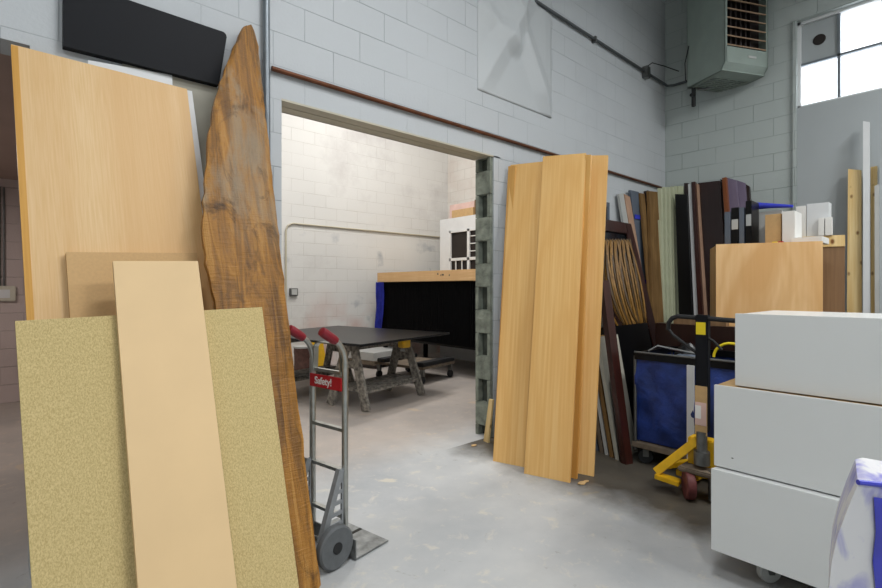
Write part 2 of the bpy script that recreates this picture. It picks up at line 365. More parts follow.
M['gold'] = wood('golden_strip', '#6e4d1b', '#966e2c', (60, 60, 3), .45)
M['gold2'] = wood('dark_golden_strip', '#3f2c10', '#5c421a', (60, 60, 3), .45)
M['bucket'] = plain('brown_drum', '#5c4038', .6, vary=.3, scale=20)
M['paper'] = plain('white_paper', '#e4e3df', .7, vary=.03)
M['pinkpaper'] = plain('pink_paper', '#d8b9b0', .7)
M['horse'] = plain('paint_splashed_timber', '#77726a', .8, vary=.7, scale=25, bump=.4)
M['rust'] = plain('rust_red', '#6b3534', .6, vary=.2, scale=20)
M['ashwood'] = plain('grey_old_wood', '#6c5f50', .8, vary=.3, scale=12)
M['glass'] = plain('dark_glass', '#101418', .08, vary=.05)
M['bin'] = plain('tan_fibreboard', '#c2a070', .8, vary=.08, scale=20)
def pane_mat():
    m, t, N, L, b = nodes('frosted_pane'); N.remove(b)
    a = N.new('ShaderNodeBsdfTransparent'); d = N.new('ShaderNodeBsdfTranslucent'); d.inputs[0].default_value = (.95, .97, 1, 1)
    x = N.new('ShaderNodeMixShader'); x.inputs[0].default_value = .25; L.new(a.outputs[0], x.inputs[1]); L.new(d.outputs[0], x.inputs[2])
    L.new(x.outputs[0], N['Material Output'].inputs[0]); return m
M['pane'] = pane_mat()
def tube_mat():
    m, t, N, L, b = nodes('lit_tube'); b.inputs['Emission Color'].default_value = (1, 1, 1, 1); b.inputs['Emission Strength'].default_value = 4; return m
M['tube'] = tube_mat()
def film_mat():
    m, t, N, L, b = nodes('smeared_film'); b.inputs['Roughness'].default_value = .35
    tc = N.new('ShaderNodeTexCoord'); mp = N.new('ShaderNodeMapping'); mp.inputs['Scale'].default_value = (14, 14, 6); L.new(tc.outputs['Object'], mp.inputs[0])
    n = N.new('ShaderNodeTexNoise'); n.inputs['Scale'].default_value = 1; n.inputs['Detail'].default_value = 5; n.inputs['Distortion'].default_value = 1; L.new(mp.outputs[0], n.inputs['Vector'])
    r = N.new('ShaderNodeValToRGB'); L.new(n.outputs['Fac'], r.inputs[0]); r.color_ramp.elements[0].position = .46; r.color_ramp.elements[1].position = .7
    r.color_ramp.elements[0].color = lin('#d9d8da'); r.color_ramp.elements[1].color = lin('#6f6cc4'); L.new(r.outputs[0], b.inputs['Base Color']); return m
M['film'] = film_mat()

# ---------------------------------------------------------------- the setting
XA0, XB, YA, YT = -3.6, 6.6, 2.86, 3.05      # room extents: wall with doorways at YA..YT, right wall at XB
YF, XR = 7.4, 6.85
DX0, DX1, DZ = 1.272, 3.157, 2.452           # doorway
LX1, LZ = .10, 2.385                         # the other doorway (far left)
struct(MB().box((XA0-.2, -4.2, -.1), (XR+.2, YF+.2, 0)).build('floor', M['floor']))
struct(MB().box((XA0-.2, -4.2, CEIL), (XR+.2, YF+.2, CEIL+.1)).build('ceiling', M['ceil']))
b = MB(); b.box((LX1, YA, 0), (DX0, YT, CEIL)); b.box((XA0, YA, LZ), (LX1, YT, CEIL)); b.box((DX0, YA, DZ), (DX1, YT, CEIL)); b.box((DX1+.1, YA, 0), (XR, YT, CEIL)); b.box((DX1, YA, DZ), (DX1+.1, YT, CEIL))
b.box((XA0, YA, 0), (-1.6, YT, LZ))
b.box((DX1+.035, YA, 0), (DX1+.1, YA+.05, DZ))
struct(b.build('wall_left', M['wallA']))
# right wall with window opening
WY0, WY1, WZ0, WZ1 = -.70, 1.405, 3.30, 4.26
b = MB(); b.box((XB, -4, 0), (XB+.2, YA, WZ0)); b.box((XB, -4, WZ1), (XB+.2, YA, CEIL)); b.box((XB, WY1, WZ0), (XB+.2, YA, WZ1)); b.box((XB, -4, WZ0), (XB+.2, WY0, WZ1))
struct(b.build('wall_right', M['wallB']))
struct(MB().box((XA0-.2, -4.2, 0), (XB+.2, -4, CEIL)).build('wall_front', M['wallA']))
struct(MB().box((XA0-.2, -4, 0), (XA0, YF, CEIL)).build('wall_side', M['wallB']))
struct(MB().box((1.0, YF, 0), (XR+.2, YF+.2, CEIL)).build('wall_back', M['wallBack']))
struct(MB().box((XA0, YF, 0), (1.0, YF+.2, CEIL)).build('wall_storeroom', M['wallPink']))
struct(MB().box((XR, YT, 0), (XR+.2, YF, CEIL)).build('wall_far', M['wallBackY']))
struct(MB().box((.86, YT, 0), (1.0, YF, CEIL)).build('wall_partition', M['wallBackY']))
struct(MB().box((XA0, YT, 2.53), (.86, YF, 2.63)).build('ceiling_storeroom', M['lowceil']))
# steel lintel soffit of the doorway
t = MB().box((DX0, YA, DZ-.012), (DX1+.12, YA+.09, DZ)); t.box((DX0, YA+.1, DZ-.012), (DX1, YT+.01, DZ)); t.box((DX0, YT-.006, DZ-.012), (DX1, YT+.006, DZ+.08))
struct(t.build('trim_1', M['cream']))
struct(MB().box((DX0, YA+.088, DZ-.006), (DX1+.1, YA+.102, DZ)).build('trim_6', M['slot']))
# raw block end of the right jamb: solid courses alternate with open cores
solid = MB(); hollow = MB()
for i in range(13):
    z0 = i*.2032 - .11; z1 = min(z0+.198, DZ-.013); z0 = max(z0, 0)
    if z1 <= z0: continue
    if i % 2:
        solid.box((DX1, YA+.012, z0), (DX1+.1, YT-.004, z1))
    else:
        solid.box((DX1, YA+.012, z0), (DX1+.1, YA+.045, z1)); solid.box((DX1, YT-.04, z0), (DX1+.1, YT-.004, z1))
        hollow.box((DX1+.055, YA+.045, z0), (DX1+.1, YT-.04, z1))
    solid.box((DX1+.012, YA+.02, z1), (DX1+.1, YT-.01, min(z1+.006, DZ-.012)))
struct(solid.bevel(.004).build('trim_2', M['jamb'])); struct(hollow.build('trim_3', M['jambdark']))

# window: steel frame, muntins, panes, one blanked pane with a vent hole
fr = empty('window_1', (XB+.08, 0, 0)); struct(fr)
def lw(mb): return mb
f = MB(); X0 = -.02; X1 = .02
f.box((X0-.03, WY1-.03, WZ0), (X1, WY1, WZ1)); f.box((X0-.03, WY0, WZ0), (X1, WY0+.03, WZ1)); f.box((X0-.03, WY0, WZ1-.03), (X1, WY1, WZ1)); f.box((X0-.03, WY0, WZ0), (X1, WY1, WZ0+.03))
f.build('window_frame', M['whitem'], fr)
f = MB()
ys = [1.045, .69, .335, -.02, -.375]
for y in ys: f.box((X0-.012, y-.012, WZ0), (X1, y+.012, WZ1))
f.box((X0-.012, WY0, 3.775), (X1, WY1, 3.80))
f.build('muntin', M['conduit'], fr)
yy = [WY0]+ys[::-1]+[WY1]
for i in range(6):
    for k, (za, zb) in enumerate(((WZ0, 3.787), (3.787, WZ1))):
        if i == 5 and k == 1: continue
        MB().box((-.002, yy[i], za), (.002, yy[i+1], zb)).build('pane', M['pane'], fr)
p = MB().box((-.012, 1.057, 3.8), (.0, WY1-.03, WZ1-.03)).build('blank_panel', M['greyst'], fr)
MB().lathe([(.052, -.018), (.058, -.014), (.058, 0.0)], (-.002, 1.215, 4.02), 28, 'x').build('vent_hole', M['hdark'], p)
# drip lip above the window
struct(MB().box((XB-.03, WY0, WZ1), (XB, WY1+.04, WZ1+.03)).build('trim_4', M['wallB']))
o = MB().box((XB-.022, -1.0, .0), (XB, 1.40, WZ0-.0)).bevel(.003).build('wall_panel', M['greyst'])
tag(o, 'large smooth grey sheet covering the block wall below the window', 'panel')
struct(MB().box((XB-.035, 1.40, .0), (XB, 1.435, WZ1)).build('trim_5', M['wallB']))

# ceiling tube fixtures (housings of the unseen lamps, some added for their light)
for i, (x, y, z, l, bb, r, p_, c_) in enumerate(LAMPS):
    e = empty('ceiling_light', (x, y, z), r)
    where = ['above the white boxes, right of the camera', 'added for soft ambient light, behind the camera at the left', 'added for soft ambient light above the open floor before the doorway', 'high in the back room over the black bench', 'added to spread the light in the back room, over the black tabletop', 'added to brighten the window wall, unseen above the lumber', 'on the low ceiling at far left'][i]
    tag(e, 'white fluorescent tube fixture '+where, 'ceiling light', 'fluorescent ceiling fixtures')
    MB().prism([(-l/2, -bb/2, -.0), (l/2, -bb/2, -.0), (l/2, -bb/4, .06), (-l/2, -bb/4, .06)], (0, .001, 0)).box((-l/2, -bb/2, -.005), (l/2, bb/2, .05)).build('housing', M['whitem'], e)
    for s in (-.25, .25):
        MB().tube([(-l/2+.03, s*bb, -.03), (l/2-.03, s*bb, -.03)], .014).build('tube', M['tube'], e)
        if z > 3: MB().tube([(s*2*l*.8, 0, .04), (s*2*l*.8, 0, CEIL-z)], .006, 6).build('hanger', M['steel'], e)

# ---------------------------------------------------------------- pipes and wall fittings
o = MB().tube([(1.20, YA-.025, 2.605), (3.2, YA-.025, 2.61), (XB-.03, YA-.025, 2.612)], .0145, 12).build('wall_pipe', M['copper'], smooth=True)
tag(o, 'thin rusty copper pipe running along the left wall above the doorway', 'pipe')
o = MB().tube([(1.178, YA-.03, 0), (1.165, YA-.03, 2.9), (1.16, YA-.03, CEIL)], .02, 12).build('vertical_conduit', M['conduit'], smooth=True)
tag(o, 'vertical grey conduit on the left wall behind the rough plank', 'conduit')
z4 = 3.99
e = empty('overhead_conduit', (5.97, YA-.03, z4), 0, 'dark grey conduit with junction box high on the left wall near the corner', 'conduit')
MB().tube([(-5.2, 0, .02), (0, 0, 0), (.52, 0, -.0), (.58, -.02, -.02), (.60, -.1, -.03), (.60, -.26, -.03)], .016, 10).build('conduit_run', M['dkconduit'], e, True)
MB().box((-.04, -.045, -.08), (.05, .025, .06)).bevel(.006).build('junction_box', M['steel'], e)
MB().tube([(.0, -.02, .06), (.08, -.05, .12), (.3, -.1, .13), (.5, -.2, .09)], .006, 8).build('cable', M['blackrub'], e, True)
for xk in (-1.2, -2.9): MB().box((xk, -.022, -.03), (xk+.03, .028, .03)).build('clamp', M['steel'], e)
# creased sheet on the wall
def sheet():
    x0, x1, z0, z1 = 2.985, 4.03, 2.97, 4.75; bm = bmesh.new(); nx, nz = 64, 84
    def seg(px, pz, a, b_):
        a = V(*a); b_ = V(*b_); p = V(px, pz); t = max(0, min(1, (p-a).dot(b_-a)/(b_-a).length_squared)); return (p-(a+(b_-a)*t)).length
    g = []
    for j in range(nz+1):
        row = []
        for i in range(nx+1):
            u = i/nx; v = j/nz; x = x0+(x1-x0)*u; z = z0+(z1-z0)*v
            X = x-x0; Z = z-z0
            d = .012
            d += .055*max(0, 1-seg(X, Z, (0, 0), (.78, 1.25))/.15)*min(1, 4*v*(1-v)+.35)
            d += .05*max(0, 1-seg(X, Z, (1.02, .0), (.2, 1.3))/.15)
            d += .03*max(0, 1-seg(X, Z, (0, .75), (.45, .5))/.12)*1.5
            d += .03*max(0, 1-seg(X, Z, (.1, 1.6), (.45, .55))/.14)*1.5
            d *= min(1, u*8, (1-u)*8+.15, v*8+.2)
            row.append(bm.verts.new((x, YA-.004-d, z)))
        g.append(row)
    for j in range(nz):
        for i in range(nx): bm.faces.new((g[j][i], g[j][i+1], g[j+1][i+1], g[j+1][i]))
    rim = [g[0][i] for i in range(nx+1)] + [g[j][nx] for j in range(1, nz+1)] + [g[nz][i] for i in range(nx-1, -1, -1)] + [g[j][0] for j in range(nz-1, 0, -1)]
    bk = [bm.verts.new((v.co.x, YA-.0005, v.co.z)) for v in rim]
    for i in range(len(rim)): bm.faces.new((rim[i], bk[i], bk[(i+1) % len(rim)], rim[(i+1) % len(rim)]))
    bm.faces.new(bk)
    m = MB(); m.bm.free(); m.bm = bm; return m
o = sheet().build('creased_sheet', M['creased'], smooth=False)
for f_ in o.data.polygons: f_.use_smooth = True
tag(o, 'creased pale grey sheet with crossing folds on the left wall above the pipe', 'sheet')
# bent conduit and outlet on the back wall
za = 2.33
e0 = onY(286, 288, YF-.02).x
o = MB().tube([(e0-.0, YF-.02, .9), (e0, YF-.02, za-.12), (e0+.03, YF-.02, za-.04), (e0+.12, YF-.02, za), (5.0, YF-.02, za), (XR-.05, YF-.02, za)], .014, 10).build('back_wall_conduit', M['cream'], smooth=True)
tag(o, 'pale bent conduit running across the white back wall above the table', 'conduit')
pb = onY(292, 292, YF)
e = empty('outlet_box', (pb.x+.02, YF, pb.z), 0, 'small grey electrical box low on the white back wall, left of the black table', 'electrical box')
MB().box((-.07, -.05, -.06), (.06, 0, .06)).bevel(.005).build('box_body', M['steel'], e); MB().box((-.05, -.056, -.045), (.04, -.05, .045)).build('cover_plate', M['ltgrey'], e)
pb = onY(4, 294, YF)
e = empty('switch_box', (pb.x, YF, pb.z), 0, 'ivory electrical box with conduit on the pink block wall at far left', 'electrical box')
MB().box((-.09, -.05, -.08), (.1, 0, .09)).bevel(.008).build('box_body', M['plate'], e); MB().box((-.05, -.056, -.045), (.05, -.05, .05)).build('cover_plate', M['whitem'], e)
MB().tube([(-.04, -.02, .08), (-.04, -.02, 1.2)], .012).build('conduit_run', M['steel'], e, True); MB().tube([(.0, -.02, .08), (.0, -.02, 1.2)], .010).build('conduit_run', M['steel'], e, True)

# ---------------------------------------------------------------- unit heater
hd = math.radians(63.3)
e = empty('unit_heater', (0, 0, 0), 0, 'green-grey unit heater with tan louvres hung high in the right corner', 'heater')
hp = V(math.cos(YAW)*5.4+(284/490*5.4)*math.sin(YAW), math.sin(YAW)*5.4-(284/490*5.4)*math.cos(YAW), 0)
e.location = (hp.x, hp.y, 3.72); e.rotation_euler = (0, 0, hd-PI/2)      # local y goes back, local x goes right; origin = front-left lower corner
HW, HD, HH = .60, .56, 1.45
h = MB()
h.prism([(0, 0, .0), (HW, 0, .0), (HW, 0, HH), (0, 0, HH)], (0, .03, 0)) if False else None
# shell: chamfered underside
h.prism([(0, .0, .08), (0, .06, .0), (0, HD, .0), (0, HD, HH), (0, 0, HH)], (.012, 0, 0))
h.prism([(HW-.012, .0, .08), (HW-.012, .06, .0), (HW-.012, HD, .0), (HW-.012, HD, HH), (HW-.012, 0, HH)], (.012, 0, 0))
h.box((0, HD-.01, 0), (HW, HD, HH)); h.box((0, 0, HH-.01), (HW, HD, HH)); h.box((0, .04, 0), (HW, .2, .012)); h.box((0, .2, 0), (.05, HD, .012)); h.box((HW-.05, .2, 0), (HW, HD, .012)); h.box((0, HD-.04, 0), (HW, HD, .012))
h.prism([(0, 0, .08), (0, .01, .09), (0, .07, .01), (0, .06, .0)], (HW, 0, 0))
h.box((0, 0, .08), (HW, .012, .255)); h.box((0, 0, .08), (.03, .012, HH)); h.box((HW-.025, 0, .08), (HW, .012, HH)); h.box((0, 0, HH-.06), (HW, .012, HH))
h.build('casing', M['heater'], e)
MB().box((.02, .10, .02), (HW-.02, .11, HH-.02)).build('heat_exchanger', M['hdark'], e)
k = MB()
for i in range(6): k.box((.06+i*.07, .06, .26), (.085+i*.07, .1, HH-.07))
k.build('exchanger_tube', M['hdark'], e)
for i in range(11):
    z = .28+i*.10
    MB().prism([(.03, 0.0, z), (.03, .045, z+.022), (.03, .048, z+.012), (.03, .0, z-.012)], (HW-.055, 0, 0)).build('louvre', M['louv'], e)
g = MB()
for i in range(8): g.box((.05, .2+i*.044, -.006), (HW-.05, .218+i*.044, .004))
for i in range(5): g.box((.05+i*.118, .2, -.004), (.06+i*.118, HD-.04, .006))
g.build('grille', M['heater'], e); MB().box((.04, .19, .02), (HW-.04, HD-.03, .025)).build('grille_backing', M['hdark'], e)
MB().box((.32, -.006, .155), (.43, 0, .18)).build('name_plate', M['ltgrey'], e)
MB().tube([(.07, HD-.03, .0), (.07, HD-.03, -.22)], .024).build('gas_pipe', M['blackrub'], e, True); MB().tube([(.07, HD-.03, -.1), (.01, HD-.06, -.1)], .022).build('pipe_tee', M['blackrub'], e, True)
MB().tube([(.1, HD-.05, -.02), (.18, HD-.1, -.03), (.24, HD-.12, -.0)], .014).build('gas_valve', M['steel'], e, True)
for hx in (.06, HW-.06):
    for hy in (.06, HD-.06): MB().tube([(hx, hy, HH), (hx, hy, CEIL-3.72)], .006, 6).build('hanger_rod', M['steel'], e)
MB().tube([(0, HD-.03, .5), (-.03, HD, .3), (-.02, HD, .1), (.05, HD-.0, .03)], .006, 6).build('cable', M['blackrub'], e, True)

# ---------------------------------------------------------------- sheet goods: a slab from its visible front face
def slab(name, BL, BR, TR, TL, th, mat, label, cat, group=None, outline=None, back=None, bev=.002, edgemat=None, extra=None):
    """front-face corners in world metres; local x = width, local z = up the board, local y = into its thickness"""
    BL, BR, TR, TL = V(*BL), V(*BR), V(*TR), V(*TL)
    O = V(0, 0, CZ); nn = (BR-BL).cross(TL-BL).normalized(); rd = TR-O     # slide the fourth corner into the board's plane
    if abs(rd.dot(nn)) > 1e-4 and abs((TR-BL).dot(nn)) > 1e-4: TR = O + rd*((BL-O).dot(nn)/rd.dot(nn))
    z = (TL-BL).normalized(); x = (BR-BL); x = (x-z*x.dot(z)).normalized(); y = z.cross(x)
    if back is None: back = V(BL.x, BL.y, 0)          # away from the camera
    if y.dot(V(*back)) < 0: y = -y
    m = Matrix((x, y, z)).transposed().to_4x4(); m.translation = BL; inv = m.inverted()
    pts = outline or [inv @ p for p in (BL, BR, TR, TL)]
    pts = [(p[0], 0, p[2]) for p in pts]
    mb = MB().prism(pts, (0, th, 0)).bevel(bev, 1)
    o = mb.build(name, mat, mw=m); tag(o, label, cat, group)
    o['_w'] = 0; del o['_w']
    return o

# --- left group, leaning towards the left wall
def leanY(px, py, Yb, Yt, zt):
    """ray meets the plane that stands at Yb on the floor and at Yt at height zt"""
    r = ray(px, py); k = (Yt-Yb)/zt; t = (Yb + k*CZ)/(r.y - k*r.z); return V(r.x*t, r.y*t, CZ+r.z*t)
def foot(a, b_, Yb=None):
    """continue the edge b_->a down to the floor"""
    d = a-b_; t = -b_.z/d.z; return b_+d*t
def panelY(name, TL, TR, L2, R2, Yb, Yt, zt, th, mat, label, cat, group=None, bev=.002):
    a = leanY(*TL, Yb, Yt, zt); b_ = leanY(*TR, Yb, Yt, zt); c = leanY(*L2, Yb, Yt, zt); d = leanY(*R2, Yb, Yt, zt)
    return slab(name, foot(c, a), foot(d, b_), b_, a, th, mat, label, cat, group, bev=bev)

kY = (2.805-2.12)/2.37
vs = panelY('veneer_sheet', (11, 44), (187, 89), (27, 320), (214, 310), 2.12, 2.805, 2.37, .028, M['oak'], 'tall pale oak veneered sheet leaning at the left, nearly the height of the doorway', 'board')
panelY('white_sheet', (88, 60), (172, 75), (88, 320), (185, 310), 2.16, 2.845, 2.42, .006, M['whitem'], 'white sheet whose top edge peeks out over the tall oak sheet', 'board')
panelY('white_strip', (150, 84), (192, 91), (150, 320), (221, 310), 2.152, 2.838, 2.39, .004, M['whitem'], 'white strip showing along the right edge of the tall oak sheet', 'board')
panelY('mdf_board', (66, 252), (197, 253), (70, 316), (203, 310), 2.06, 2.505, 1.45, .03, M['mdf'], 'brown fibreboard panel between the tall oak sheet and the pale narrow board', 'board')
panelY('particle_board', (15, 321), (262, 307), (32, 588), (299, 588), 1.75, 2.275, 1.2, .025, M['particle'], 'wide speckled particle board panel, lowest and broadest of the left stack', 'board')
panelY('primed_board', (113, 261), (198, 261), (138, 588), (237, 588), 1.68, 2.36, 1.45, .022, M['beige'], 'smooth beige narrow board leaning in front of all the left stack', 'board')
MB().box((-.001, -.0015, .01), (.022, .029, 2.44)).build('edge_banding', M['oakedge'], vs)
# grey sheet behind, black top on the wall
o = MB().prism([(.45, 2.855, .0), (.93, 2.855, 0), (.93, 2.855, 2.41), (.45, 2.855, 2.41)], (0, -.003, 0)).build('warm_grey_sheet', M['beigepanel'])
tag(o, 'warm grey sheet against the left wall beneath the black panel', 'board')
pts = [(.215, 2.86, 2.405), (.895, 2.86, 2.415)]
for i in range(9):
    a = math.radians(-20+110*i/8); pts.append((.915+.02*math.cos(a), 2.86, 2.69+.025*math.sin(a)))
pts += [(.215, 2.86, 2.715)]
o = MB().prism(pts, (0, -.045, 0)).bevel(.006).build('black_board', M['navyblack']); tag(o, 'long black panel with one rounded corner high on the left wall', 'panel')

# --- rough slab plank
def plank():
    Yb, Yt, zt = 1.93, 2.80, 2.84
    L_ = [(243, 27), (232, 52), (222, 80), (213, 112), (208, 150), (205, 190), (204, 228), (207, 262), (216, 300), (226, 350), (240, 410), (256, 470), (272, 530), (287, 588)]
    R_ = [(253, 24), (259, 45), (262, 75), (265, 100), (268, 130), (272, 165), (277, 205), (281, 245), (286, 290), (292, 345), (300, 410), (308, 470), (315, 530), (323, 588)]
    l = [leanY(*p, Yb, Yt, zt) for p in L_]; r = [leanY(*p, Yb, Yt, zt) for p in R_]
    l.append(foot(l[-1], l[-2])); r.append(foot(r[-1], r[-2]))
    x = V(1, 0, 0); z = V(0, Yt-Yb, zt).normalized(); y = z.cross(x)
    if y.y < 0: y = -y
    m = Matrix((x, y, z)).transposed().to_4x4(); m.translation = V(l[-1].x, l[-1].y, 0); inv = m.inverted()
    l = [inv @ p for p in l]; r = [inv @ p for p in r]
    # subdivide with jitter for the waney left edge
    def sub(a, amp):
        out = []
        for i in range(len(a)-1):
            for k in range(4):
                t = k/4; p = a[i].lerp(a[i+1], t); out.append(V(p.x+random.uniform(-amp, amp), 0, p.z))
        out.append(a[-1]); return out
    l = sub(l, .006); r = sub(r, .004); bm = bmesh.new(); n = len(l); cols = 8; fr_ = []; bk = []
    for i in range(n):
        row = []; rb = []
        for k in range(cols+1):
            t = k/cols; p = l[i].lerp(r[i], t); bulge = .012*random.uniform(-.25, .25)
            edge = .012 if k in (0, cols) else 0
            row.append(bm.verts.new((p.x, edge+bulge, p.z))); rb.append(bm.verts.new((p.x, .05-edge, p.z)))
        fr_.append(row); bk.append(rb)
    for i in range(n-1):
        for k in range(cols):
            bm.faces.new((fr_[i][k], fr_[i][k+1], fr_[i+1][k+1], fr_[i+1][k])); bm.faces.new((bk[i][k], bk[i+1][k], bk[i+1][k+1], bk[i][k+1]))
        bm.faces.new((fr_[i][0], fr_[i+1][0], bk[i+1][0], bk[i][0])); bm.faces.new((fr_[i][cols], bk[i][cols], bk[i+1][cols], fr_[i+1][cols]))
    for k in range(cols):
        bm.faces.new((fr_[0][k], bk[0][k], bk[0][k+1], fr_[0][k+1])); bm.faces.new((fr_[-1][k], fr_[-1][k+1], bk[-1][k+1], bk[-1][k]))
    mb = MB(); mb.bm.free(); mb.bm = bm
    o = mb.build('rough_slab_plank', M['slab'], mw=m, smooth=True)
    tag(o, 'tall rough-sawn brown slab plank tapering to a point, leaning on the left wall', 'plank')
plank()

# --- maple stack leaning beside the jamb
def mp(name, bl, br, tr, tl, zt, th, mat, label, off=0.):
    n = V(.95, .31, 0)*off
    return slab(name, onZ(*bl)+n, onZ(*br)+n, onZ(*tr, zt)+n, onZ(*tl, zt)+n, th, mat, label, 'board', back=(.95, .31, 0))
mp('maple_board', (524, 473.5), (570, 483), (586, 153), (543, 156.5), 2.42, .02, M['maple'], 'front maple board, nearest of the tall maple boards beside the doorway')
mp('maple_board', (545, 472), (575, 481), (590, 153.5), (560, 155), 2.415, .018, M['maple2'], 'maple board showing only a thin darker edge behind the front maple board', .035)
mp('maple_board', (560, 473), (591.5, 479.5), (606.5, 153.5), (572, 154), 2.43, .02, M['maple'], 'rightmost of the tall maple boards, half behind the front one', .06)
mp('maple_board', (493, 461), (528, 468), (556, 160), (510.5, 165), 2.39, .02, M['maple'], 'left maple board with a shadow down its right side, next to the block jamb', .0)
mp('maple_board', (491.5, 458), (497, 459.5), (514, 165), (507, 165.5), 2.38, .015, M['maple2'], 'thin board edge showing left of the left maple board', .03)
o = slab('offcut_strip', onZ(483.5, 441), onZ(488, 443), onZ(492.5, 400, .37), onZ(489, 399, .37), .018, M['pine'], 'short pale wood strip leaning at the foot of the block jamb', 'offcut', back=(.5, .8, 0))

# --- narrow panels fanned at the foot behind the maple boards
for i, (bx, by, m_, lab) in enumerate((
        (598, 451, 'greyboard', 'blue-grey panel edge, deepest of the fanned panels right of the maple boards'),
        (603.5, 453.5, 'ashwood', 'brown panel edge, second of the fanned panels right of the maple boards'),
        (608.5, 455.5, 'ltgrey', 'light grey panel edge, third of the fanned panels right of the maple boards'),
        (613.5, 458, 'cardboard', 'dull brown panel edge, fourth of the fanned panels right of the maple boards'),
        (619, 460.5, 'beigepanel', 'warm grey panel edge, nearest of the fanned panels beside the dark post'))):
    p = onZ(bx, by); q = V(p.x-.0, p.y+.17, .92)
    z = (q-p)
    slab('leaning_panel', p, p+V(.3, -.0, 0), q+V(.3, 0, 0), q, .03, M[m_], lab, 'panel', 'fanned panels', back=(0, 1, 0))
p = onZ(626, 465); q = V(p.x+.05, p.y+.22, 1.36)
slab('mahogany_post', p, p+V(.07, -.02, 0), q+V(.07, -.02, 0), q, .05, M['mahog'], 'dark mahogany post leaning left of the blue trolley', 'post', back=(0, 1, 0))
slab('dark_fill', (3.66, 1.93, 0), (4.45, 1.93, 0), (4.45, 2.09, .98), (3.66, 2.09, .98), .03, M['black'], 'black mass filled in between the blue trolley and the mahogany door', 'panel', back=(0, 1, 0))  # one black slab fills the whole dark mass here

# mahogany glazed door leaning on left wall
def glazed_door():
    BL = V(4.43, 2.15, 0); z = V(0, .50, 2.02); L = z.length; z.normalize(); x = V(1, 0, 0); y = z.cross(x)
    y = -y if y.y < 0 else y
    m = Matrix((x, y, z)).transposed().to_4x4(); m.translation = BL
    e = bpy.data.objects.new('mahogany_door', None); C.objects.link(e); e.matrix_world = m
    tag(e, 'dark mahogany door frame leaning on the left wall behind golden strips', 'door')
    W_ = .82; s = .13; T = .045
    MB().box((0, 0, 0), (s, T, L)).bevel(.004).build('stile', M['mahog'], e); MB().box((W_-s, 0, 0), (W_, T, L)).bevel(.004).build('stile', M['mahog'], e)
    MB().box((s, 0, L-s), (W_-s, T, L)).bevel(.004).build('rail', M['mahog'], e); MB().box((s, 0, 0), (W_-s, T, .25)).bevel(.004).build('rail', M['mahog'], e)
    MB().box((s, T*.5, .25), (W_-s, T*.6, L-s)).build('glass', M['glass'], e)
    bd = MB()
    for zz in (.55, .9, 1.25, 1.6): bd.box((s, .004, zz), (W_-s, .016, zz+.012))
    bd.box((W_-s-.03, .0, .25), (W_-s, .012, L-s)); bd.build('glazing_bead', M['mahog'], e)
glazed_door()
# golden strips draped in front of the door
for i in range(28):
    k2 = i % 4; pts = []
    top = onY(604+.95*i, 239+1.2*(i % 3), 2.52-.012*(i % 3)); mid = onY(609+1.15*i-5*(k2 == 1)+4*(k2 == 2), 296, 2.36-.014*k2); end = onY(634+.45*i+3*(k2 == 3), 346+3*(i % 3)-(15 if i % 5 == 0 else 0), 2.22-.012*(i % 4))
    for k in range(13):
        t = k/12; pts.append(top*(1-t)*(1-t) + (mid*2-top*.5-end*.5)*2*t*(1-t) + end*t*t)
    o = MB().ribbon(pts, (1, -.5, .05), .019, .010).build('golden_strip', M['gold'] if i % 3 else M['gold2'])
    tag(o, 'long curved golden brown strip hanging in the bundle over the mahogany door', 'strip', 'golden strips bundled over the mahogany door')
# small dark frame corner behind
ef = empty('picture_frame', (0, 0, 0), 0, 'small dark grey frame poking up behind the mahogany door', 'frame')
f0 = onY(605, 201, 2.80); ef.location = (4.55, 2.80, 1.55)
MB().box((0, 0, 0), (.5, .03, .05)).box((0, 0, .65), (.5, .03, .7)).box((0, 0, .05), (.05, .03, .65)).box((.45, 0, .05), (.5, .03, .65)).build('frame_moulding', M['greyboard'], ef)
MB().box((.05, .01, .05), (.45, .02, .65)).build('backing', M['black'], ef)

# --- panels along the corner. leaning on left wall (A) and right wall (B)
def standA(tl, tr, bl, br, Yt, Yb, th, mat, label, name='upright_panel'):
    a = onY(*tl, Yt); b_ = onY(*tr, Yt); c = V(Xpx(bl, Yb), Yb, 0); d = V(Xpx(br, Yb), Yb, 0)
    slab(name, c, d, b_, a, th, M[mat], label, 'panel', 'panels standing in the corner', back=(0, 1, 0))
def standB(tl, tr, bl, br, Xt, Xb, th, mat, label, name='upright_panel'):
    a = onX(*tl, Xt); b_ = onX(*tr, Xt); c = V(Xb, Ypx(bl, Xb), 0); d = V(Xb, Ypx(br, Xb), 0)
    return slab(name, c, d, b_, a, th, M[mat], label, 'panel', 'panels standing in the corner', back=(1, 0, 0))
standA((619, 194), (624, 193), 652, 657, 2.80, 2.60, .03, 'ltgrey', 'light grey narrow panel, leftmost of the upright panels in the corner')
standA((624.5, 194), (630, 197), 657.5, 663, 2.79, 2.60, .03, 'pinkish', 'pinkish tan narrow panel, second of the upright panels in the corner')
standA((630.5, 190), (639, 192), 655, 664, 2.80, 2.62, .03, 'greyboard', 'blue-grey panel bound with blue tape among the upright panels')
standA((640, 193), (644.5, 194), 659, 664, 2.78, 2.45, .02, 'cardboard', 'thin brown panel right of the one bound with blue tape')
standA((645, 191), (648.5, 190), 656, 660, 2.79, 2.45, .02, 'dkbrown', 'dark narrow panel left of the old brown cardboard')
standA((648.8, 191), (658, 192), 656, 668, 2.74, 2.43, .03, 'cardboard', 'worn brown cardboard panel left of the cream boards', 'cardboard_panel')
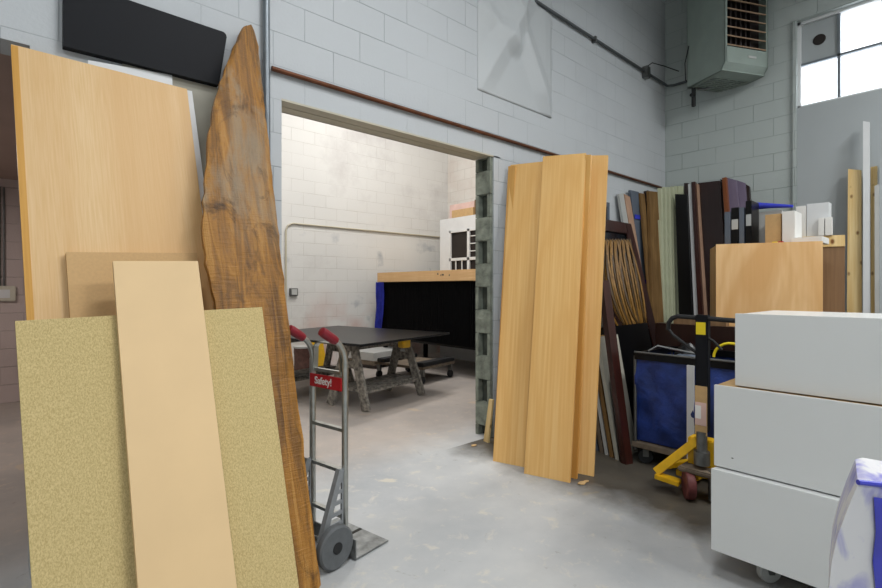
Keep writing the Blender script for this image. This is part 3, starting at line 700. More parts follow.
for z_ in (1.35, 2.12):
    a = onY(634, 200, 2.75); 
    k_ = (2.80-2.62)/2.45; yy_ = 2.62+k_*z_-.006
    xs = Xpx(631.5+(2.45-z_)*9.5, yy_)
    o = MB().box((xs, yy_-.006, z_), (xs+.13, yy_+.0, z_+.05)).build('tape_band', M['bluecloth']); o.parent = None
    tag(o, 'upper blue tape band round the blue-grey panel' if z_ > 2 else 'lower blue tape band round the blue-grey panel', 'tape')
cream = [(657.5, 661.5, 188), (662, 665.5, 187), (666, 669.5, 187), (670, 673.5, 186.5), (674, 677.5, 186), (678, 684, 186)]
cl = ['first cream board from the corner, left of its cream neighbours', 'second cream board from the corner', 'third cream board from the corner', 'fourth cream board from the corner', 'fifth cream board from the corner', 'rightmost cream board, widest, just above the black panel']
for i, (a, b_, y) in enumerate(cream):
    b_ -= .6; standB((a, y), (b_, y), a+4, b_+4, min(6.5, 6.12+.09*i), min(6.1, 5.75+.07*i), .05, 'creamboard', cl[i])
standB((656, 220), (660, 220), 662, 668, 6.02, 5.7, .03, 'creamboard', 'shorter cream strip in front of the cream boards')
standB((675, 194), (687, 194.5), 682, 696, 6.32, 5.95, .04, 'black', 'glossy black panel in front of the cream boards')
standB((684, 183), (688.3, 183), 694, 698.5, 6.5, 6.1, .05, 'dkbrown', 'thin dark panel left of the white strip')
standB((688, 184), (691, 184), 698, 702, 6.38, 5.97, .04, 'whitem', 'bright white strip between the black panel and the dark brown panels')
standB((691.3, 182), (695, 181.5), 702.5, 708, 6.36, 5.95, .05, 'mahog', 'narrow dark red-brown panel right of the white strip')
standB((695.2, 183), (698, 184), 709, 712, 6.4, 6.0, .04, 'pinkish', 'thin grey-pink panel edge between two dark brown panels')
standB((698, 183), (720, 180.5), 712, 734, 6.44, 6.05, .05, 'dkbrown', 'wide dark brown panel, broadest of the upright panels')
standB((720.3, 179), (727, 182), 735, 745, 6.5, 6.12, .05, 'black', 'black panel between the wide dark brown panel and the red-brown edge')
standB((722, 178), (726, 177), 738, 742, 6.28, 5.95, .05, 'redbrown', 'red-brown edged panel, left of the purple-grey panels')
standB((726.2, 177.5), (736, 180), 743, 754, 6.40, 6.0, .05, 'purple', 'purple-grey panel beside the red-brown edge')
standB((736.2, 180), (745, 183), 754.5, 764, 6.47, 6.08, .05, 'purple', 'second purple-grey panel, partly behind the first')
standB((745.2, 184), (749, 186), 764.5, 769, 6.49, 6.1, .05, 'dkbrown', 'dark panel, rightmost of the tall upright panels')
# lumber at the right
standB((848, 169), (861, 170), 846, 862, 6.46, 6.2, .04, 'pine', 'knotty pine stud, left of the tall white board', 'pine_stud')
o = standB((863, 121), (869.5, 122), 863, 870.5, 6.44, 6.15, .03, 'whitem', 'tall narrow white board between two pine studs', 'white_board')
standB((870.5, 167), (877, 166), 871, 878, 6.5, 6.24, .04, 'pine', 'pine stud right of the tall white board', 'pine_stud')
standB((874.5, 186), (879, 184), 875, 879, 6.35, 6.1, .03, 'ltgrey', 'light grey strip at the right edge, in front of the pine stud', 'grey_strip')
standB((879.5, 156), (895, 150), 880, 896, 6.4, 6.15, .03, 'greyst', 'pale grey board cut off by the right edge of the picture', 'grey_board')
for (kx, kz) in ((.55, 2.3), (.6, 1.9), (.5, 1.7), (.56, 1.35)): pass

# ---------------------------------------------------------------- maple cabinet and things on it
ex = empty('maple_cabinet', (4.62, .82, 0), math.radians(25), 'maple cabinet box standing behind the white boxes', 'cabinet')
yl = .709; yr = 0; ZT = 1.655
MB().box((0, 0, .0), (.018, yl, ZT)).bevel(.002).build('side_panel', M['cabmaple'], ex)
MB().box((.018, yl-.018, 0), (.42, yl, ZT-.01)).build('end_panel', M['maple2'], ex); MB().box((.018, 0, 0), (.42, .018, ZT-.01)).build('end_panel', M['maple2'], ex)
MB().box((.018, .018, ZT-.03), (.42, yl-.018, ZT-.012)).build('top_panel', M['cabmaple'], ex); MB().box((.018, .018, .1), (.42, yl-.018, .12)).build('bottom_panel', M['cabmaple'], ex)
ex = empty('brown_cabinet', (5.14, Ypx(845, 5.14), 0), math.radians(14), 'brown plywood box with pale top edge right of the maple cabinet', 'cabinet')
MB().box((0, 0, 0), (.45, .8, 1.64)).bevel(.003).build('body', M['brownply'], ex)
MB().box((-.01, 0, 1.64), (.46, .8, 1.735)).bevel(.003).build('top_panel', M['pine'], ex)
zt = 1.655
def onTop(px, X): return Ypx(px, X)
def stub(name, pxa, pxb, X, zb, ht, dx, mat, label, cat, tilt=0, group=None):
    ya = Ypx(pxb, X); yb = Ypx(pxa, X)
    mb = MB().box((-dx/2, -(yb-ya)/2, 0), (dx/2, (yb-ya)/2, ht)).bevel(.003)
    o = mb.build(name, M[mat]); o.location = (X+dx/2, (ya+yb)/2, zb); o.rotation_euler = (tilt, 0, 0); tag(o, label, cat, group); return o
def binder(pxa, pxb, X, ht, mat, label, lab=None, tilt=0):
    o = stub('sample_binder', pxa, pxb, X, zt-.008, ht, .2, mat, label, 'binder', tilt, 'binders on the maple cabinet')
    if lab: 
        w_ = abs(Ypx(pxa, X)-Ypx(pxb, X)); MB().box((-.103, -w_*.45, ht*.45), (-.1, w_*.4, ht*.7)).build('spine_label', M[lab], o)
    return o
binder(724.5, 730.5, 4.66, .31, 'greyboard', 'short grey binder, leftmost on the maple cabinet', None)
binder(731, 738.5, 4.66, .34, 'black', 'black binder with a silver spine label on the maple cabinet', 'ltgrey')
binder(739, 744, 4.66, .335, 'greyboard', 'slate grey binder right of the one with the silver label', None)
binder(745.5, 751.5, 4.66, .385, 'black', 'tallest black binder on the maple cabinet', 'greyst')
o = stub('wood_block', 765, 781, 4.72, zt-.008, .26, .2, 'bin', 'tan wooden box with pale front on the maple cabinet', 'box')
o = stub('white_carton', 782, 795, 4.70, zt-.008, .27, .22, 'paper', 'plain white carton right of the tan wooden box', 'carton')
o = stub('paper_stack', 754, 781.5, 4.96, zt-.008+0, .32, .05, 'ltgrey', 'pale folder standing behind the tan wooden box', 'folder')
b_ = MB().tube([(4.94, Ypx(757, 4.94), 1.655+.365), (4.94, Ypx(770, 4.94), 1.655+.355), (4.94, Ypx(793, 4.94), 1.655+.33)], [.032, .022, .012], 10)
tag(b_.build('blue_roll', M['bluecloth'], smooth=True), 'blue roll lying on the pale folder above the tan box', 'roll')
o = stub('white_tile', 796, 806, 5.12, 1.735, .27, .2, 'paper', 'white carton behind, leftmost of the white cartons on the brown box', 'carton')
o = stub('white_tile', 806.5, 829, 5.12, 1.735, .28, .1, 'whitem', 'widest white carton on the brown box', 'carton')
o = stub('white_tile', 818, 824, 5.085, 1.735, .15, .03, 'paper', 'small white packet in front of the widest white carton, left one', 'packet')
o = stub('white_tile', 825, 832, 5.085, 1.735, .15, .03, 'paper', 'small white packet in front of the widest white carton, right one', 'packet')
o = stub('flat_tray', 791, 822, 4.66, zt-.008, .05, .25, 'paper', 'low white tray lying on the front right of the maple cabinet', 'tray')
o = stub('small_tape', 772, 777, 4.64, zt-.001, .02, .03, 'ylabel', 'tiny yellow item on the front edge of the maple cabinet', 'offcut')
o = stub('small_tape', 778, 783, 4.64, zt-.001, .02, .03, 'red', 'tiny red item on the front edge of the maple cabinet', 'offcut')

# ---------------------------------------------------------------- white boxes on a dolly
Z1 = .125
e = empty('dolly', (2.44, -.35, 0), 0, 'dark wooden dolly on casters under the white boxes', 'dolly')
MB().box((.02, .02, .1), (.62, 1.16, .125)).bevel(.003).build('deck', M['dkbrown'], e)
for (cx, cy) in ((.09, .99), (.09, .14), (.55, .99), (.55, .14)):
    c = MB().lathe([(.01, -.016), (.046, -.016), (.052, -.01), (.052, .01), (.046, .016), (.01, .016)], (0, 0, 0), 24, 'x').build('caster', M['wheel'] if False else M['ltgrey'], e, True); c.location = (cx, cy, .052); c.rotation_euler = (0, 0, .9)
    MB().prism([(-.02, -.03, .052), (-.02, .03, .052), (-.02, .012, -.012), (-.02, -.012, -.012)], (.003, 0, 0)).prism([(.017, -.03, .052), (.017, .03, .052), (.017, .012, -.012), (.017, -.012, -.012)], (.003, 0, 0)).box((-.025, -.03, .046), (.025, .03, .05)).build('fork', M['steel'], c)
def wbox(name, X, Yh, z0, z1, label, open_top=False, D=.66, L=1.25, rz=0):
    e = empty(name, (X, Yh, z0), rz, label, 'cabinet', 'white boxes stacked on the dolly')
    H = z1-z0
    MB().box((0, -L, 0), (.018, 0, H)).bevel(.0015).build('front_panel', M['whiteb'], e)
    MB().box((.018, -.018, 0), (D, 0, H-.004)).bevel(.0015).build('end_panel', M['whiteb'] if not open_top else M['bin'], e); MB().box((.018, -L, 0), (D, -L+.018, H-.004)).bevel(.0015).build('end_panel', M['whiteb'], e)
    MB().box((D-.018, -L+.018, 0), (D, -.018, H-.004)).build('back_panel', M['whiteb'], e); MB().box((.018, -L+.018, 0), (D-.018, -.018, .018)).build('bottom_panel', M['whiteb'], e)
    MB().box((.018, -L+.018, H-.022), (D-.018, -.018, H-.004)).build('top_panel', M['bin'] if open_top else M['whiteb'], e)
    return e
b0 = onX(711, 545, 2.42)
wbox('white_box', 2.378, onX(711, 545, 2.378).y, Z1, .488, 'bottom white box of the three stacked on the dolly', L=1.2)
e2 = wbox('white_box', 2.425, onX(714, 390, 2.425).y, .49, .858, 'middle white box of the three, with small dark marks', True, L=1.2)
MB().box((-.001, -.57, .12), (0, -.562, .128)).build('dark_mark', M['slot'], e2)
MB().box((-.001, -.08, .05), (0, -.072, .054)).build('dark_mark', M['slot'], e2)
wbox('white_box', 2.47, onX(735, 391, 2.47).y, .86, 1.185, 'top white box of the three stacked on the dolly', L=1.2, D=.60)

# blue-white wrapped thing at bottom right, close to the camera
bl = []
def wrapped():
    p0 = V(1.17, .29, 0); e_ = None
    # solved sight points on an upright plane 1.05 m away
    def pt(px, py, d=1.08):
        r = ray(px, py); return V(0, 0, CZ)+r*d
    prof = [pt(828, 600), pt(832, 560), pt(838, 535), pt(848, 508), pt(858, 484), pt(866, 482), pt(905, 489), pt(905, 600)]
    base = [V(prof[0].x, prof[0].y, 0)] + prof[:7] + [V(prof[7].x, prof[7].y, 0)]
    off = V(1, .16, 0).normalized()*.2
    o = MB().prism(base, off).bevel(.018, 3).build('wrapped_panel', M['film'], smooth=True)
    tag(o, 'white object smeared with blue plastic film in the bottom right corner', 'wrapped panel')
    top = MB().tube([prof[4]+V(0, 0, .004), prof[6]+V(0, 0, .004)], .006, 8).build('film_edge', M['bluewhite'], smooth=True); top.parent = o
    MB().prism([pt(874, 497, 1.078), pt(905, 502, 1.078), pt(905, 600, 1.078), pt(877, 600, 1.078), pt(873, 560, 1.078), pt(876, 530, 1.078)], (-.004, 0, 0)).bevel(.0015, 1).build('blue_tape', M['bluewhite'], o)
wrapped()

# ---------------------------------------------------------------- blue laundry trolley
def trolley():
    X0, X1, Y0, Y1 = 3.52, 4.15, .80, 1.745; ZB, ZT_ = .17, .795
    e = empty('canvas_trolley', (X0, Y0, 0), 0, 'blue canvas trolley on casters, full of dark rubbish, left of the white boxes', 'trolley')
    W_, L_ = X1-X0, Y1-Y0
    bm = bmesh.new(); n = 20
    def sidegrid(p, q, nrm):
        g = []
        for j in range(13):
            row = []
            for i in range(n+1):
                t = i/n; v = j/12; pt = V(*p).lerp(V(*q), t); sag = .035*math.sin(PI*t)*math.sin(PI*v)+.016*math.sin(9*t+7*v)*math.sin(PI*v)+.010*math.sin(21*t-9*v)*math.sin(PI*v)
                row.append(bm.verts.new((pt.x+nrm[0]*(-.02*(1-v)+sag), pt.y+nrm[1]*(-.02*(1-v)+sag), ZB+(ZT_-ZB)*v)))
            g.append(row)
        for j in range(12):
            for i in range(n): bm.faces.new((g[j][i], g[j][i+1], g[j+1][i+1], g[j+1][i]))
    sidegrid((0, 0), (0, L_), (-1, 0)); sidegrid((W_, 0), (W_, L_), (1, 0)); sidegrid((0, 0), (W_, 0), (0, -1)); sidegrid((0, L_), (W_, L_), (0, 1))
    f = [bm.verts.new(v) for v in ((0.02, .02, ZB), (W_-.02, .02, ZB), (W_-.02, L_-.02, ZB), (.02, L_-.02, ZB))]; bm.faces.new(f)
    mb = MB(); mb.bm.free(); mb.bm = bm
    bmesh.ops.remove_doubles(bm, verts=bm.verts, dist=.004)
    mb.build('canvas_bag', M['blue'], e, True)
    for a, b2 in (((0, 0), (0, L_)), ((W_, 0), (W_, L_)), ((0, 0), (W_, 0)), ((0, L_), (W_, L_))):
        MB().beam((a[0], a[1], ZT_), (b2[0], b2[1], ZT_), .03, .045).build('top_rail', M['black'], e)
    MB().tube([(-.012, 0, ZT_+.03), (-.012, L_, ZT_+.03)], .008).build('rim_tube', M['steel'], e, True)
    for (x, y) in ((0, 0), (0, L_), (W_, 0), (W_, L_)): MB().tube([(x, y, .1), (x, y, ZT_)], .012).build('corner_post', M['steel'], e)
    MB().box((-.045, Ypx(694, X0-.04)-Y0, .14), (-.03, Ypx(687, X0-.04)-Y0, ZT_-.02)).build('white_strap', M['whitem'], e)
    MB().box((-.02, -.02, .12), (W_+.02, L_+.02, .16)).bevel(.004).build('base_board', M['ashwood'], e)
    for (x, y) in ((.04, .06), (.04, L_-.06), (W_-.04, .06), (W_-.04, L_-.06)):
        c = MB().lathe([(.01, -.015), (.05, -.015), (.055, 0), (.05, .015), (.01, .015)], (0, 0, 0), 20, 'x').build('caster', M['blackrub'], e, True); c.location = (x, y, .055); c.rotation_euler = (0, 0, .5)
        MB().box((-.022, -.02, .0), (-.018, .02, .066)).box((.018, -.02, .0), (.022, .02, .066)).box((-.022, -.02, .06), (.022, .02, .066)).build('fork', M['steel'], c)
    MB().tube([(.1, L_-.05, ZT_+.03), (.15, L_-.1, ZT_+.07), (.2, L_-.45, ZT_+.02)], .01).build('wire_hook', M['steel'], e, True)
trolley()
def lump(name, c, r, mat, label, cat, seed=0, sq=(1, 1, .6)):
    bm = bmesh.new(); bmesh.ops.create_icosphere(bm, subdivisions=3, radius=1); rnd = random.Random(seed)
    ph = [rnd.uniform(0, 6) for _ in range(6)]
    for v in bm.verts:
        k = 1+.16*math.sin(3*v.co.x*2+ph[0])+.14*math.sin(4*v.co.y+ph[1])+.12*math.sin(5*v.co.z+ph[2])
        v.co = V(v.co.x*sq[0], v.co.y*sq[1], v.co.z*sq[2])*r*k
    mb = MB(); mb.bm.free(); mb.bm = bm; o = mb.build(name, M[mat], smooth=True); o.location = c; return tag(o, label, cat)
lump('rubbish_bag', (3.84, 1.0, .55), .25, 'black', 'black rubbish bag inside the blue trolley, at its right end', 'bag', 3, (1, .7, 1.25))
lump('rubbish_bag', (3.85, 1.48, .50), .24, 'black', 'black rubbish bag inside the blue trolley, at its left end', 'bag', 4, (1, .75, 1.2))
lump('crumpled_cloth', (3.66, 1.43, .79), .06, 'greyboard', 'grey crumpled cloth on top of the rubbish in the trolley', 'cloth', 5)
lump('red_rag', (3.64, 1.52, .785), .035, 'red', 'small red rag on the rubbish in the trolley', 'rag', 6)
lump('white_scrap', (3.62, 1.58, .775), .03, 'paper', 'white paper scrap beside the red rag in the trolley', 'scrap', 7)
pts = []
for k in range(12):
    a = PI*k/11; pts.append((3.62+.02*k/11, 1.22-.16*(1-math.cos(a))/2*1.3+.02, .83+.10*math.sin(a)))
tag(MB().tube(pts, .009, 8).build('yellow_hose', M['ylabel'], smooth=True), 'curved yellow hose sticking out of the blue trolley', 'hose')
o = MB().box((4.2, 1.35, 1.00-.0), (4.27, 1.75, 1.05)).build('wood_shelf_edge', M['brownply'])
o.parent = None; tag(o, 'small brown timber batten lying behind the trolley handle', 'batten')
tag(MB().box((4.19, 1.2, 0), (4.30, 1.9, 1.0)).bevel(.004).build('dark_carcass', M['dkbrown']), 'dark low panel standing behind the blue trolley', 'panel')

# ---------------------------------------------------------------- yellow pallet truck with black mast
def truck():
    P0 = onZ(698, 503)
    mx = onX(702.5, 288, P0.x+.07)
    e = empty('pallet_truck', (P0.x+.07, mx.y, 0), 0, 'yellow pallet truck with black mast and loop handle, between trolley and white boxes', 'pallet truck')
    yv = V(0, 1, 0)
    # mast
    MB().box((-.02, -.036, .42), (.03, .036, 1.135)).bevel(.004).build('mast', M['navyblack'], e)
    MB().box((-.022, -.034, .40), (-.02, .036, .70)).build('cardboard_wrap', M['bin'], e)
    MB().box((-.0235, -.03, .46), (-.022, .034, .60)).build('paper_label', M['pinkpaper'], e); MB().box((-.0245, -.0, .50), (-.0235, .034, .58)).build('paper_label', M['paper'], e)
    MB().box((-.0225, -.025, 1.015), (-.02, .03, 1.09)).build('warning_label', M['ylabel'], e)
    ly = onX(668, 288, P0.x+.07).y-mx.y
    pts = [(0, ly, 1.03), (0, ly-.004, 1.075), (0, ly-.025, 1.105), (0, ly-.06, 1.12), (0, 0, 1.115), (0, -.25, 1.105)]
    MB().tube(pts, .0145, 10).build('loop_handle', M['blackrub'], e, True)
    MB().tube([(0, ly, 1.04), (0, ly-.03, 1.0), (0, -.02, .86)], .01, 8).build('handle_brace', M['blackrub'], e, True)
    MB().tube([(0, .02, 1.02), (0, -.06, .98), (0, -.11, .93)], .008, 8).build('brake_lever', M['blackrub'], e, True)
    # yellow low frame
    A = onZ(656, 475, .10)-e.location; B_ = onZ(680, 483, .085)-e.location; T_ = V(.0, .0, .40)
    MB().beam(A, B_, .07, .03).bevel(.003).build('foot_bar', M['yellow'], e)
    MB().beam(A+V(0, 0, .02), V(.02, .03, .36), .05, .03, (1, 0, 0)).bevel(.003).build('diagonal_brace', M['yellow'], e)
    MB().beam(A+V(.12, .02, .02), V(.25, .0, .2), .045, .03).build('cross_bar', M['yellow'], e)
    MB().box((.03, -.1, .12), (.12, .1, .36)).bevel(.006).build('body_plate', M['yellow'], e)
    for s in (-.2, .14):
        MB().box((.12, s-.07, .06), (1.0, s+.07, .1)).bevel(.004).build('fork', M['yellow'], e)
    # pump and chassis
    MB().lathe([(.02, .22), (.045, .22), (.045, .3), (.03, .3), (.03, .42), (.014, .42)], (-.01, 0, 0), 20).build('pump', M['steel'], e, True)
    MB().box((-.08, -.1, .165), (.08, .12, .195)).bevel(.008).build('chassis', M['ashwood'], e)
    MB().lathe([(.012, .02), (.02, .02), (.02, .2), (.012, .2)], (-.02, -.06, 0), 14).build('swivel', M['steel'], e, True)
    w_ = MB().lathe([(.02, -.026), (.08, -.026), (.086, -.02), (.086, .02), (.08, .026), (.02, .026)], (0, 0, 0), 32, 'y').build('steer_wheel', M['rust'], e, True)
    w_.location = (-.05, .06, .087); w_.rotation_euler = (0, 0, .6)
    w2 = MB().lathe([(.02, -.026), (.08, -.026), (.086, -.02), (.086, .02), (.08, .026), (.02, .026)], (0, 0, 0), 32, 'y').build('steer_wheel', M['rust'], e, True)
    w2.location = (.04, -.07, .087); w2.rotation_euler = (0, 0, .6)
truck()

# ---------------------------------------------------------------- hand truck
def hand_truck():
    e = empty('hand_truck', (1.222, 2.20, 0), math.radians(-80), 'aluminium hand truck with red grips and red sign, at the plank beside the doorway', 'hand truck')
    w = .125
    for s in (-1, 1):
        MB().tube([(s*w, 0, .05), (s*w, 0, .94)], .016, 12).build('side_rail', M['alu'], e, True)
        pts = []
        for k in range(9):
            a = k/8*math.radians(62); pts.append((s*w, -.13*(1-math.cos(a)), .94+.13*math.sin(a)))
        MB().tube(pts, .014, 12).build('handle_tube', M['alu'], e, True)
        q = V(*pts[-1]); d = (q-V(*pts[-2])).normalized()
        MB().tube([q-d*.015, q-d*.0, q+d*.07, q+d*.085, q+d*.09], [.019, .0225, .0235, .021, .01], 14).build('grip', M['redgrip'], e, True)
    for z in (.19, .41, .61): MB().beam((-w, 0, z), (w, 0, z), .024, .016).build('cross_bar', M['alu'], e)
    MB().beam((-w, 0, .885), (w, 0, .885), .02, .016).build('cross_bar', M['alu'], e)
    # hoop between the rails
    pts = [(-.105, -.0, .88), (-.10, -.0, .98)]
    for k in range(5):
        a = PI/2*k/4; pts.append((-.06-.04*math.cos(a), 0, .99+.035*math.sin(a)))
    for k in range(5):
        a = PI/2*(1-k/4); pts.append((.06+.04*math.cos(a), 0, .99+.035*math.sin(a)))
    pts += [(.10, 0, .98), (.105, 0, .88)]
    MB().ribbon(pts, (0, 1, 0), .03, .007).build('hoop', M['alu'], e)
    sg = MB().box((-w+.004, -.022, .80), (w-.004, -.014, .865)).bevel(.002).build('sign_plate', M['red'], e)
    cu = bpy.data.curves.new('lettering', 'FONT'); cu.body = 'Safety!'; cu.size = .05; cu.extrude = .0008; cu.align_x = 'CENTER'; cu.align_y = 'CENTER'; cu.offset = .0009
    t_ = bpy.data.objects.new('lettering_tmp', cu); C.objects.link(t_)
    me = bpy.data.meshes.new_from_object(t_.evaluated_get(bpy.context.evaluated_depsgraph_get())); bpy.data.objects.remove(t_)
    me.materials.clear(); me.materials.append(M['txt'])
    t_ = bpy.data.objects.new('lettering', me); C.objects.link(t_); t_.parent = sg
    t_.location = (-.012, -.0235, .8335); t_.rotation_euler = (PI/2, 0, 0)
    # toe plate with ribs
    MB().box((-.20, .0, .004), (.20, .225, .011)).box((-.20, -.0, .004), (.20, .008, .10)).bevel(.002).build('toe_plate', M['oldalu'], e)
    MB().box((-.01, .1, .011), (.01, .22, .0125)).build('slot', M['slot'], e)
    # stair climbers and wheels
    for s in (-1, 1):
        g = MB(); x = s*(w+.0)
        g.beam((x, -.03, .43), (x, -.145, .12), .03, .028, (1, 0, 0)); g.beam((x, -.015, .43), (x, -.02, .12), .012, .012, (1, 0, 0))
        for k in range(7):
            t = k/6; g.beam((x, -.02-.115*t, .43-.31*t), (x, -.015, .42-.29*t), .018, .010, (1, 0, 0))
        g.build('stair_glide', M['greyplas'], e)
        x = s*(w+.045)
        wl = MB().lathe([(.072, -.02), (.09, -.022), (.099, -.014), (.101, 0), (.099, .014), (.09, .022), (.072, .02)], (0, 0, 0), 36, 'x').build('wheel', M['wheel'], e, True); wl.location = (x, -.10, .101)
        MB().lathe([(.02, -.012), (.074, -.014), (.074, .014), (.02, .012)], (0, 0, 0), 32, 'x').build('wheel_disc', M['greyplas'], wl, True)
        MB().lathe([(.008, -.026), (.024, -.024), (.026, .024), (.008, .026)], (0, 0, 0), 20, 'x').build('hub', M['blackrub'], wl, True)
        for k in range(5):
            a = 2*PI*k/5; MB().box((-.017, -.004, .03), (.017, .004, .07), Matrix.Rotation(0, 4, 'X')).build('spoke', M['slot'], wl).rotation_euler = (a, 0, 0)
        MB().beam((x-s*.028, -.10, .10), (x-s*.028, 0, .14), .008, .05).build('axle_bracket', M['alu'], e)
    MB().tube([(-w-.06, -.1, .101), (w+.06, -.1, .101)], .008).build('axle', M['steel'], e)
hand_truck()

# ---------------------------------------------------------------- back room: table on sawhorses
ZTB = .74
tf = onZ(361, 344.5, ZTB); tr_ = onZ(450, 332.5, ZTB); tl_ = onZ(299, 329, ZTB)
ax = (tr_-tf); axl = 1.72; ax.normalize(); ay = V(-ax.y, ax.x, 0); ang = math.atan2(ax.y, ax.x)
e = empty('work_table_top', (tf.x, tf.y, ZTB-.04), ang, 'large black tabletop panel resting on two sawhorses beyond the doorway', 'table top')
TW, TL_ = (tr_-tf).length, 2.0
MB().box((0, 0, .015), (TW, TL_, .04)).bevel(.003).build('top_sheet', M['black'], e)
def sawhorse(label, oy):
    e = empty('sawhorse', tf+ax*(TW*.14)+ay*oy-V(0, 0, ZTB), ang, label, 'sawhorse', 'sawhorses under the black tabletop')
    L = TW*.62; H = ZTB-.027
    MB().box((0, -.045, H-.09), (L, .045, H)).bevel(.004).build('beam', M['horse'], e)
    for x in (.05, L-.05):
        for s in (-1, 1):
            MB().beam((x, s*.05, H-.02), (x+(-.04 if x < .2 else .04), s*.27, 0.008), .10, .035, (1, 0, 0)).build('leg', M['horse'], e)
        MB().box((x-.02, -.13, H-.28), (x+.02, .13, H-.2)).build('gusset', M['horse'], e)
    sh = MB()
    for k in range(4): sh.box((.0, -.2+k*.105, .20), (L, -.11+k*.105, .222))
    sh.build('shelf', M['horse'], e)
    for s in (-1, 1): MB().beam((-.0, s*.205, .19), (L, s*.205, .19), .05, .03).build('stretcher', M['horse'], e)
sawhorse('paint-splashed sawhorse under the near end of the black tabletop', .42)
sawhorse('dark sawhorse under the far left end of the black tabletop', 1.6)
cl = tf+ax*.95+ay*.22
tag(MB().box((cl.x-.06, cl.y-.05, ZTB-.14), (cl.x+.06, cl.y+.05, ZTB-.042)).bevel(.01).build('yellow_clamp', M['yellow']), 'small yellow clamp under the near edge of the black tabletop', 'clamp')

# drum and yellow board behind the table
p = onZ(303.5, 374)
d = MB().lathe([(.13, 0), (.14, .02), (.137, .1), (.142, .12), (.137, .14), (.137, .3), (.142, .32), (.14, .4), (.13, .4)], (0, 0, 0), 28).build('paint_drum', M['bucket'], smooth=True); d.location = (p.x, p.y, 0)
tag(d, 'brown drum with pale rim on the floor left of the black tabletop', 'drum'); rr = MB().lathe([(.13, .4), (.147, .4), (.147, .425), (.13, .425)], (0, 0, 0), 28).build('rim', M['ltgrey'], d, True)
p = V(Xpx(318, 6.9), 6.9, 0)
tag(slab('yellow_board', p+V(-.12, .05, 0), p+V(.14, -.06, 0), p+V(.12, .12, .62), p+V(-.12, .2, .62), .02, M['yellow'], 'yellow board standing on the floor behind the hand truck handle', 'board', back=(0, 1, 0)), None, None)

# long bench with timber edge and black ribbed front
e = empty('black_bench', (4.93, 4.25, 0), 0, 'long high black bench with timber top edge in the back room', 'bench')
BY = 7.12-4.25
MB().box((-.02, 0, 1.405), (.02, BY, 1.565)).bevel(.003).build('timber_edge', wood('fresh_timber', '#d5ab78', '#dfb988', (2.2, 2.2, 50), .6), e)
MB().box((.02, 0, 1.40), (1.15, BY, 1.54)).build('bench_top', M['bin'], e)
r_ = MB(); k = .16
while k < BY-.02:
    r_.tube([(.03, k, .46), (.03, k, 1.40)], .02, 6); k += .042
r_.box((.03, .1, .46), (.06, BY, 1.405)).build('ribbed_front', M['deepblack'], e)
MB().box((.06, .1, .42), (1.1, BY, .47)).build('lower_shelf', M['black'], e)
for y in (.15, BY-.08):
    for x in (.1, 1.02): MB().box((x-.03, y-.03, 0), (x+.03, y+.03, .42 if x < .5 else 1.4)).build('leg', M['black'], e)
bm_ = MB()
for (y, z, wd) in ((1.26, 1.50, .03), (1.14, 1.485, .05), (1.01, 1.475, .02), (1.205, 1.48, .012)): bm_.box((-.0215, y, z), (-.02, y+wd, z+.025))
bm_.build('dark_smudge', M['ashwood'], e)
pts = []
cb = MB()
yc = 4.25+BY
bmx = bmesh.new(); g = []
for j in range(14):
    row = []
    for i in range(9):
        t = i/8; v = j/13
        row.append(bmx.verts.new((4.925-.035+.02*math.sin(i*2.4+j*.3)-.01*v, yc-.22+.24*t*(1-.15*v)+.03*v, 1.40-.82*v)))
    g.append(row)
for j in range(13):
    for i in range(8): bmx.faces.new((g[j][i], g[j][i+1], g[j+1][i+1], g[j+1][i]))
bmesh.ops.solidify(bmx, geom=bmx.faces[:], thickness=.008); cb.bm.free(); cb.bm = bmx
tag(cb.build('blue_cloth', M['bluecloth'], smooth=True), 'bright blue cloth hanging from the left end of the black bench', 'cloth')
# low carts under the bench
e = empty('flat_cart', (4.5, 5.35, 0), .2, 'low flat cart with black pads on the floor under the black bench', 'cart')
MB().box((-.35, -.25, .20), (.4, .65, .235)).bevel(.003).build('deck', M['ashwood'], e)
for (x, y) in ((-.3, -.2), (-.3, .6), (.35, -.2), (.35, .6)):
    c = MB().lathe([(.01, -.02), (.05, -.02), (.055, 0), (.05, .02), (.01, .02)], (0, 0, 0), 20, 'y').build('caster', M['blackrub'], e, True); c.location = (x, y, .055)
    MB().box((x-.02, y-.03, .105), (x+.02, y+.03, .2)).build('caster_mount', M['steel'], e)
MB().box((-.35, -.25, .236), (.4, -.1, .29)).bevel(.01).build('pad', M['blackrub'], e); MB().box((-.35, .45, .236), (.4, .6, .29)).bevel(.01).build('pad', M['blackrub'], e)
p = onZ(398, 366)
e = empty('plank_crate', (p.x-.1, p.y+.35, 0), .15, 'low brown and white crate on the floor behind the sawhorse', 'crate')
MB().box((-.45, -.3, .06), (.4, .3, .13)).build('runner', M['ashwood'], e); MB().box((-.45, -.3, .131), (.4, .3, .26)).bevel(.004).build('crate_body', M['ltgrey'], e); 
for x in (-.4, .3): MB().box((x, -.3, 0), (x+.08, .3, .06)).build('skid', M['dkbrown'], e)

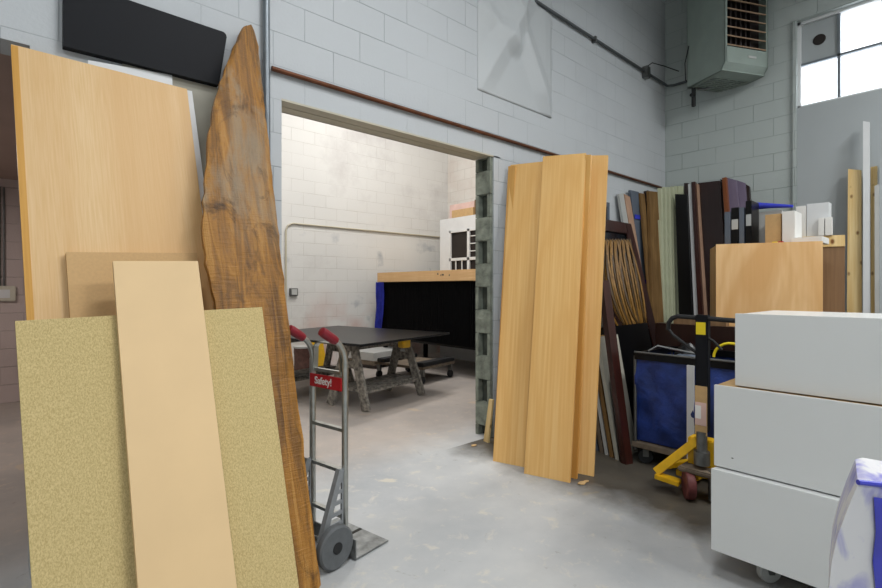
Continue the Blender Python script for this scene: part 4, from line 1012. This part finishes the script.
# white cabinet with glazed grid front near the far corner, on the right
def white_cab():
    X = 6.2; yl = Ypx(440, X); yr = yl-1.9
    e = empty('white_cabinet', (X, yr, 0), 0, 'tall white cabinet with dark gridded panes in the back room corner', 'cabinet')
    L = yl-yr; H = 1.3+68*onX(440, 288, X).dot(V(math.cos(YAW), math.sin(YAW), 0))/490
    a = Ypx(449.5, X)-yr; m1 = Ypx(468, X)-yr
    body = MB().box((.03, .0, 0), (.5, L, H)); body.build('body', M['whitem'], e)
    def z(px, py): return onX(px, py, X).z
    zt_ = z(450, 231); zm = z(470, 258.5); zb = 1.45
    fr_ = MB().box((0, a, 0), (.03, L, H)).box((0, 0, zt_), (.03, a, H)).box((0, 0, 0), (.03, a, zb)); fr_.build('face_frame', M['whitem'], e)
    MB().box((.028, 0, zb), (.0295, a, zt_)).build('pane', M['hdark'], e)
    s = MB().box((-.01, m1-.04, zb), (.02, m1+.015, zt_)).box((-.01, 0, zm-.025), (.02, a, zm+.025)).box((-.01, a-.04, zb), (.02, a, zt_)).box((-.01, 0, zt_-.04), (.02, a, zt_)); s.build('sash', M['whitem'], e)
    g_ = MB()
    for k in range(1, 4): g_.box((.0, 0, zm+(zt_-zm)*k/4-.008), (.02, m1-.04, zm+(zt_-zm)*k/4+.008))
    yy_ = m1-.25
    while yy_ > 0: g_.box((0, yy_, zb), (.02, yy_+.02, zt_)); yy_ -= .22
    for k in (1, 2): g_.box((0, m1+(a-m1)*k/3-.01, zb), (.02, m1+(a-m1)*k/3+.01, zm))
    g_.build('muntin', M['whitem'], e)
    # boxes on top
    ya = Ypx(449, X+.05); yb_ = Ypx(474, X+.05)
    tag(MB().box((X+.06, yb_, H), (X+.36, ya, H+.26)).bevel(.01).build('pink_carton', M['pinkpaper']), 'pinkish carton on top of the white cabinet in the back room', 'carton')
    tag(MB().box((X+.005, yb_-.02, H), (X+.055, ya-.12, H+.14)).bevel(.004).build('open_flap_carton', M['bin']), 'low brown carton in front of the pinkish carton on the white cabinet', 'carton')
    tag(MB().box((X+.03, yb_-.5, H), (X+.4, yb_-.03, H+.27)).bevel(.004).build('brown_carton', M['cardboard']), 'brown carton right of the pinkish carton on the white cabinet', 'carton')
white_cab()

# ---------------------------------------------------------------- scraps on the floor
for i, (px, py, s, m_, lab) in enumerate(((582, 484, .035, 'bin', 'crumpled tan scrap on the floor at the foot of the right maple board'), (586, 482, .025, 'bin', 'smaller tan scrap beside the crumpled one at the maple boards'),
        (474, 446, .03, 'bin', 'thin tan wood chip on the floor left of the maple boards'))):
    p = onZ(px, py)
    bm = bmesh.new(); bmesh.ops.create_icosphere(bm, subdivisions=2, radius=1)
    for v in bm.verts: v.co = V(v.co.x*s*random.uniform(.8, 1.2), v.co.y*s*.6*random.uniform(.8, 1.2), v.co.z*s*.22)
    mb = MB(); mb.bm.free(); mb.bm = bm; o = mb.build('wood_scrap', M[m_]); o.location = (p.x, p.y, s*.2); tag(o, lab, 'scrap')
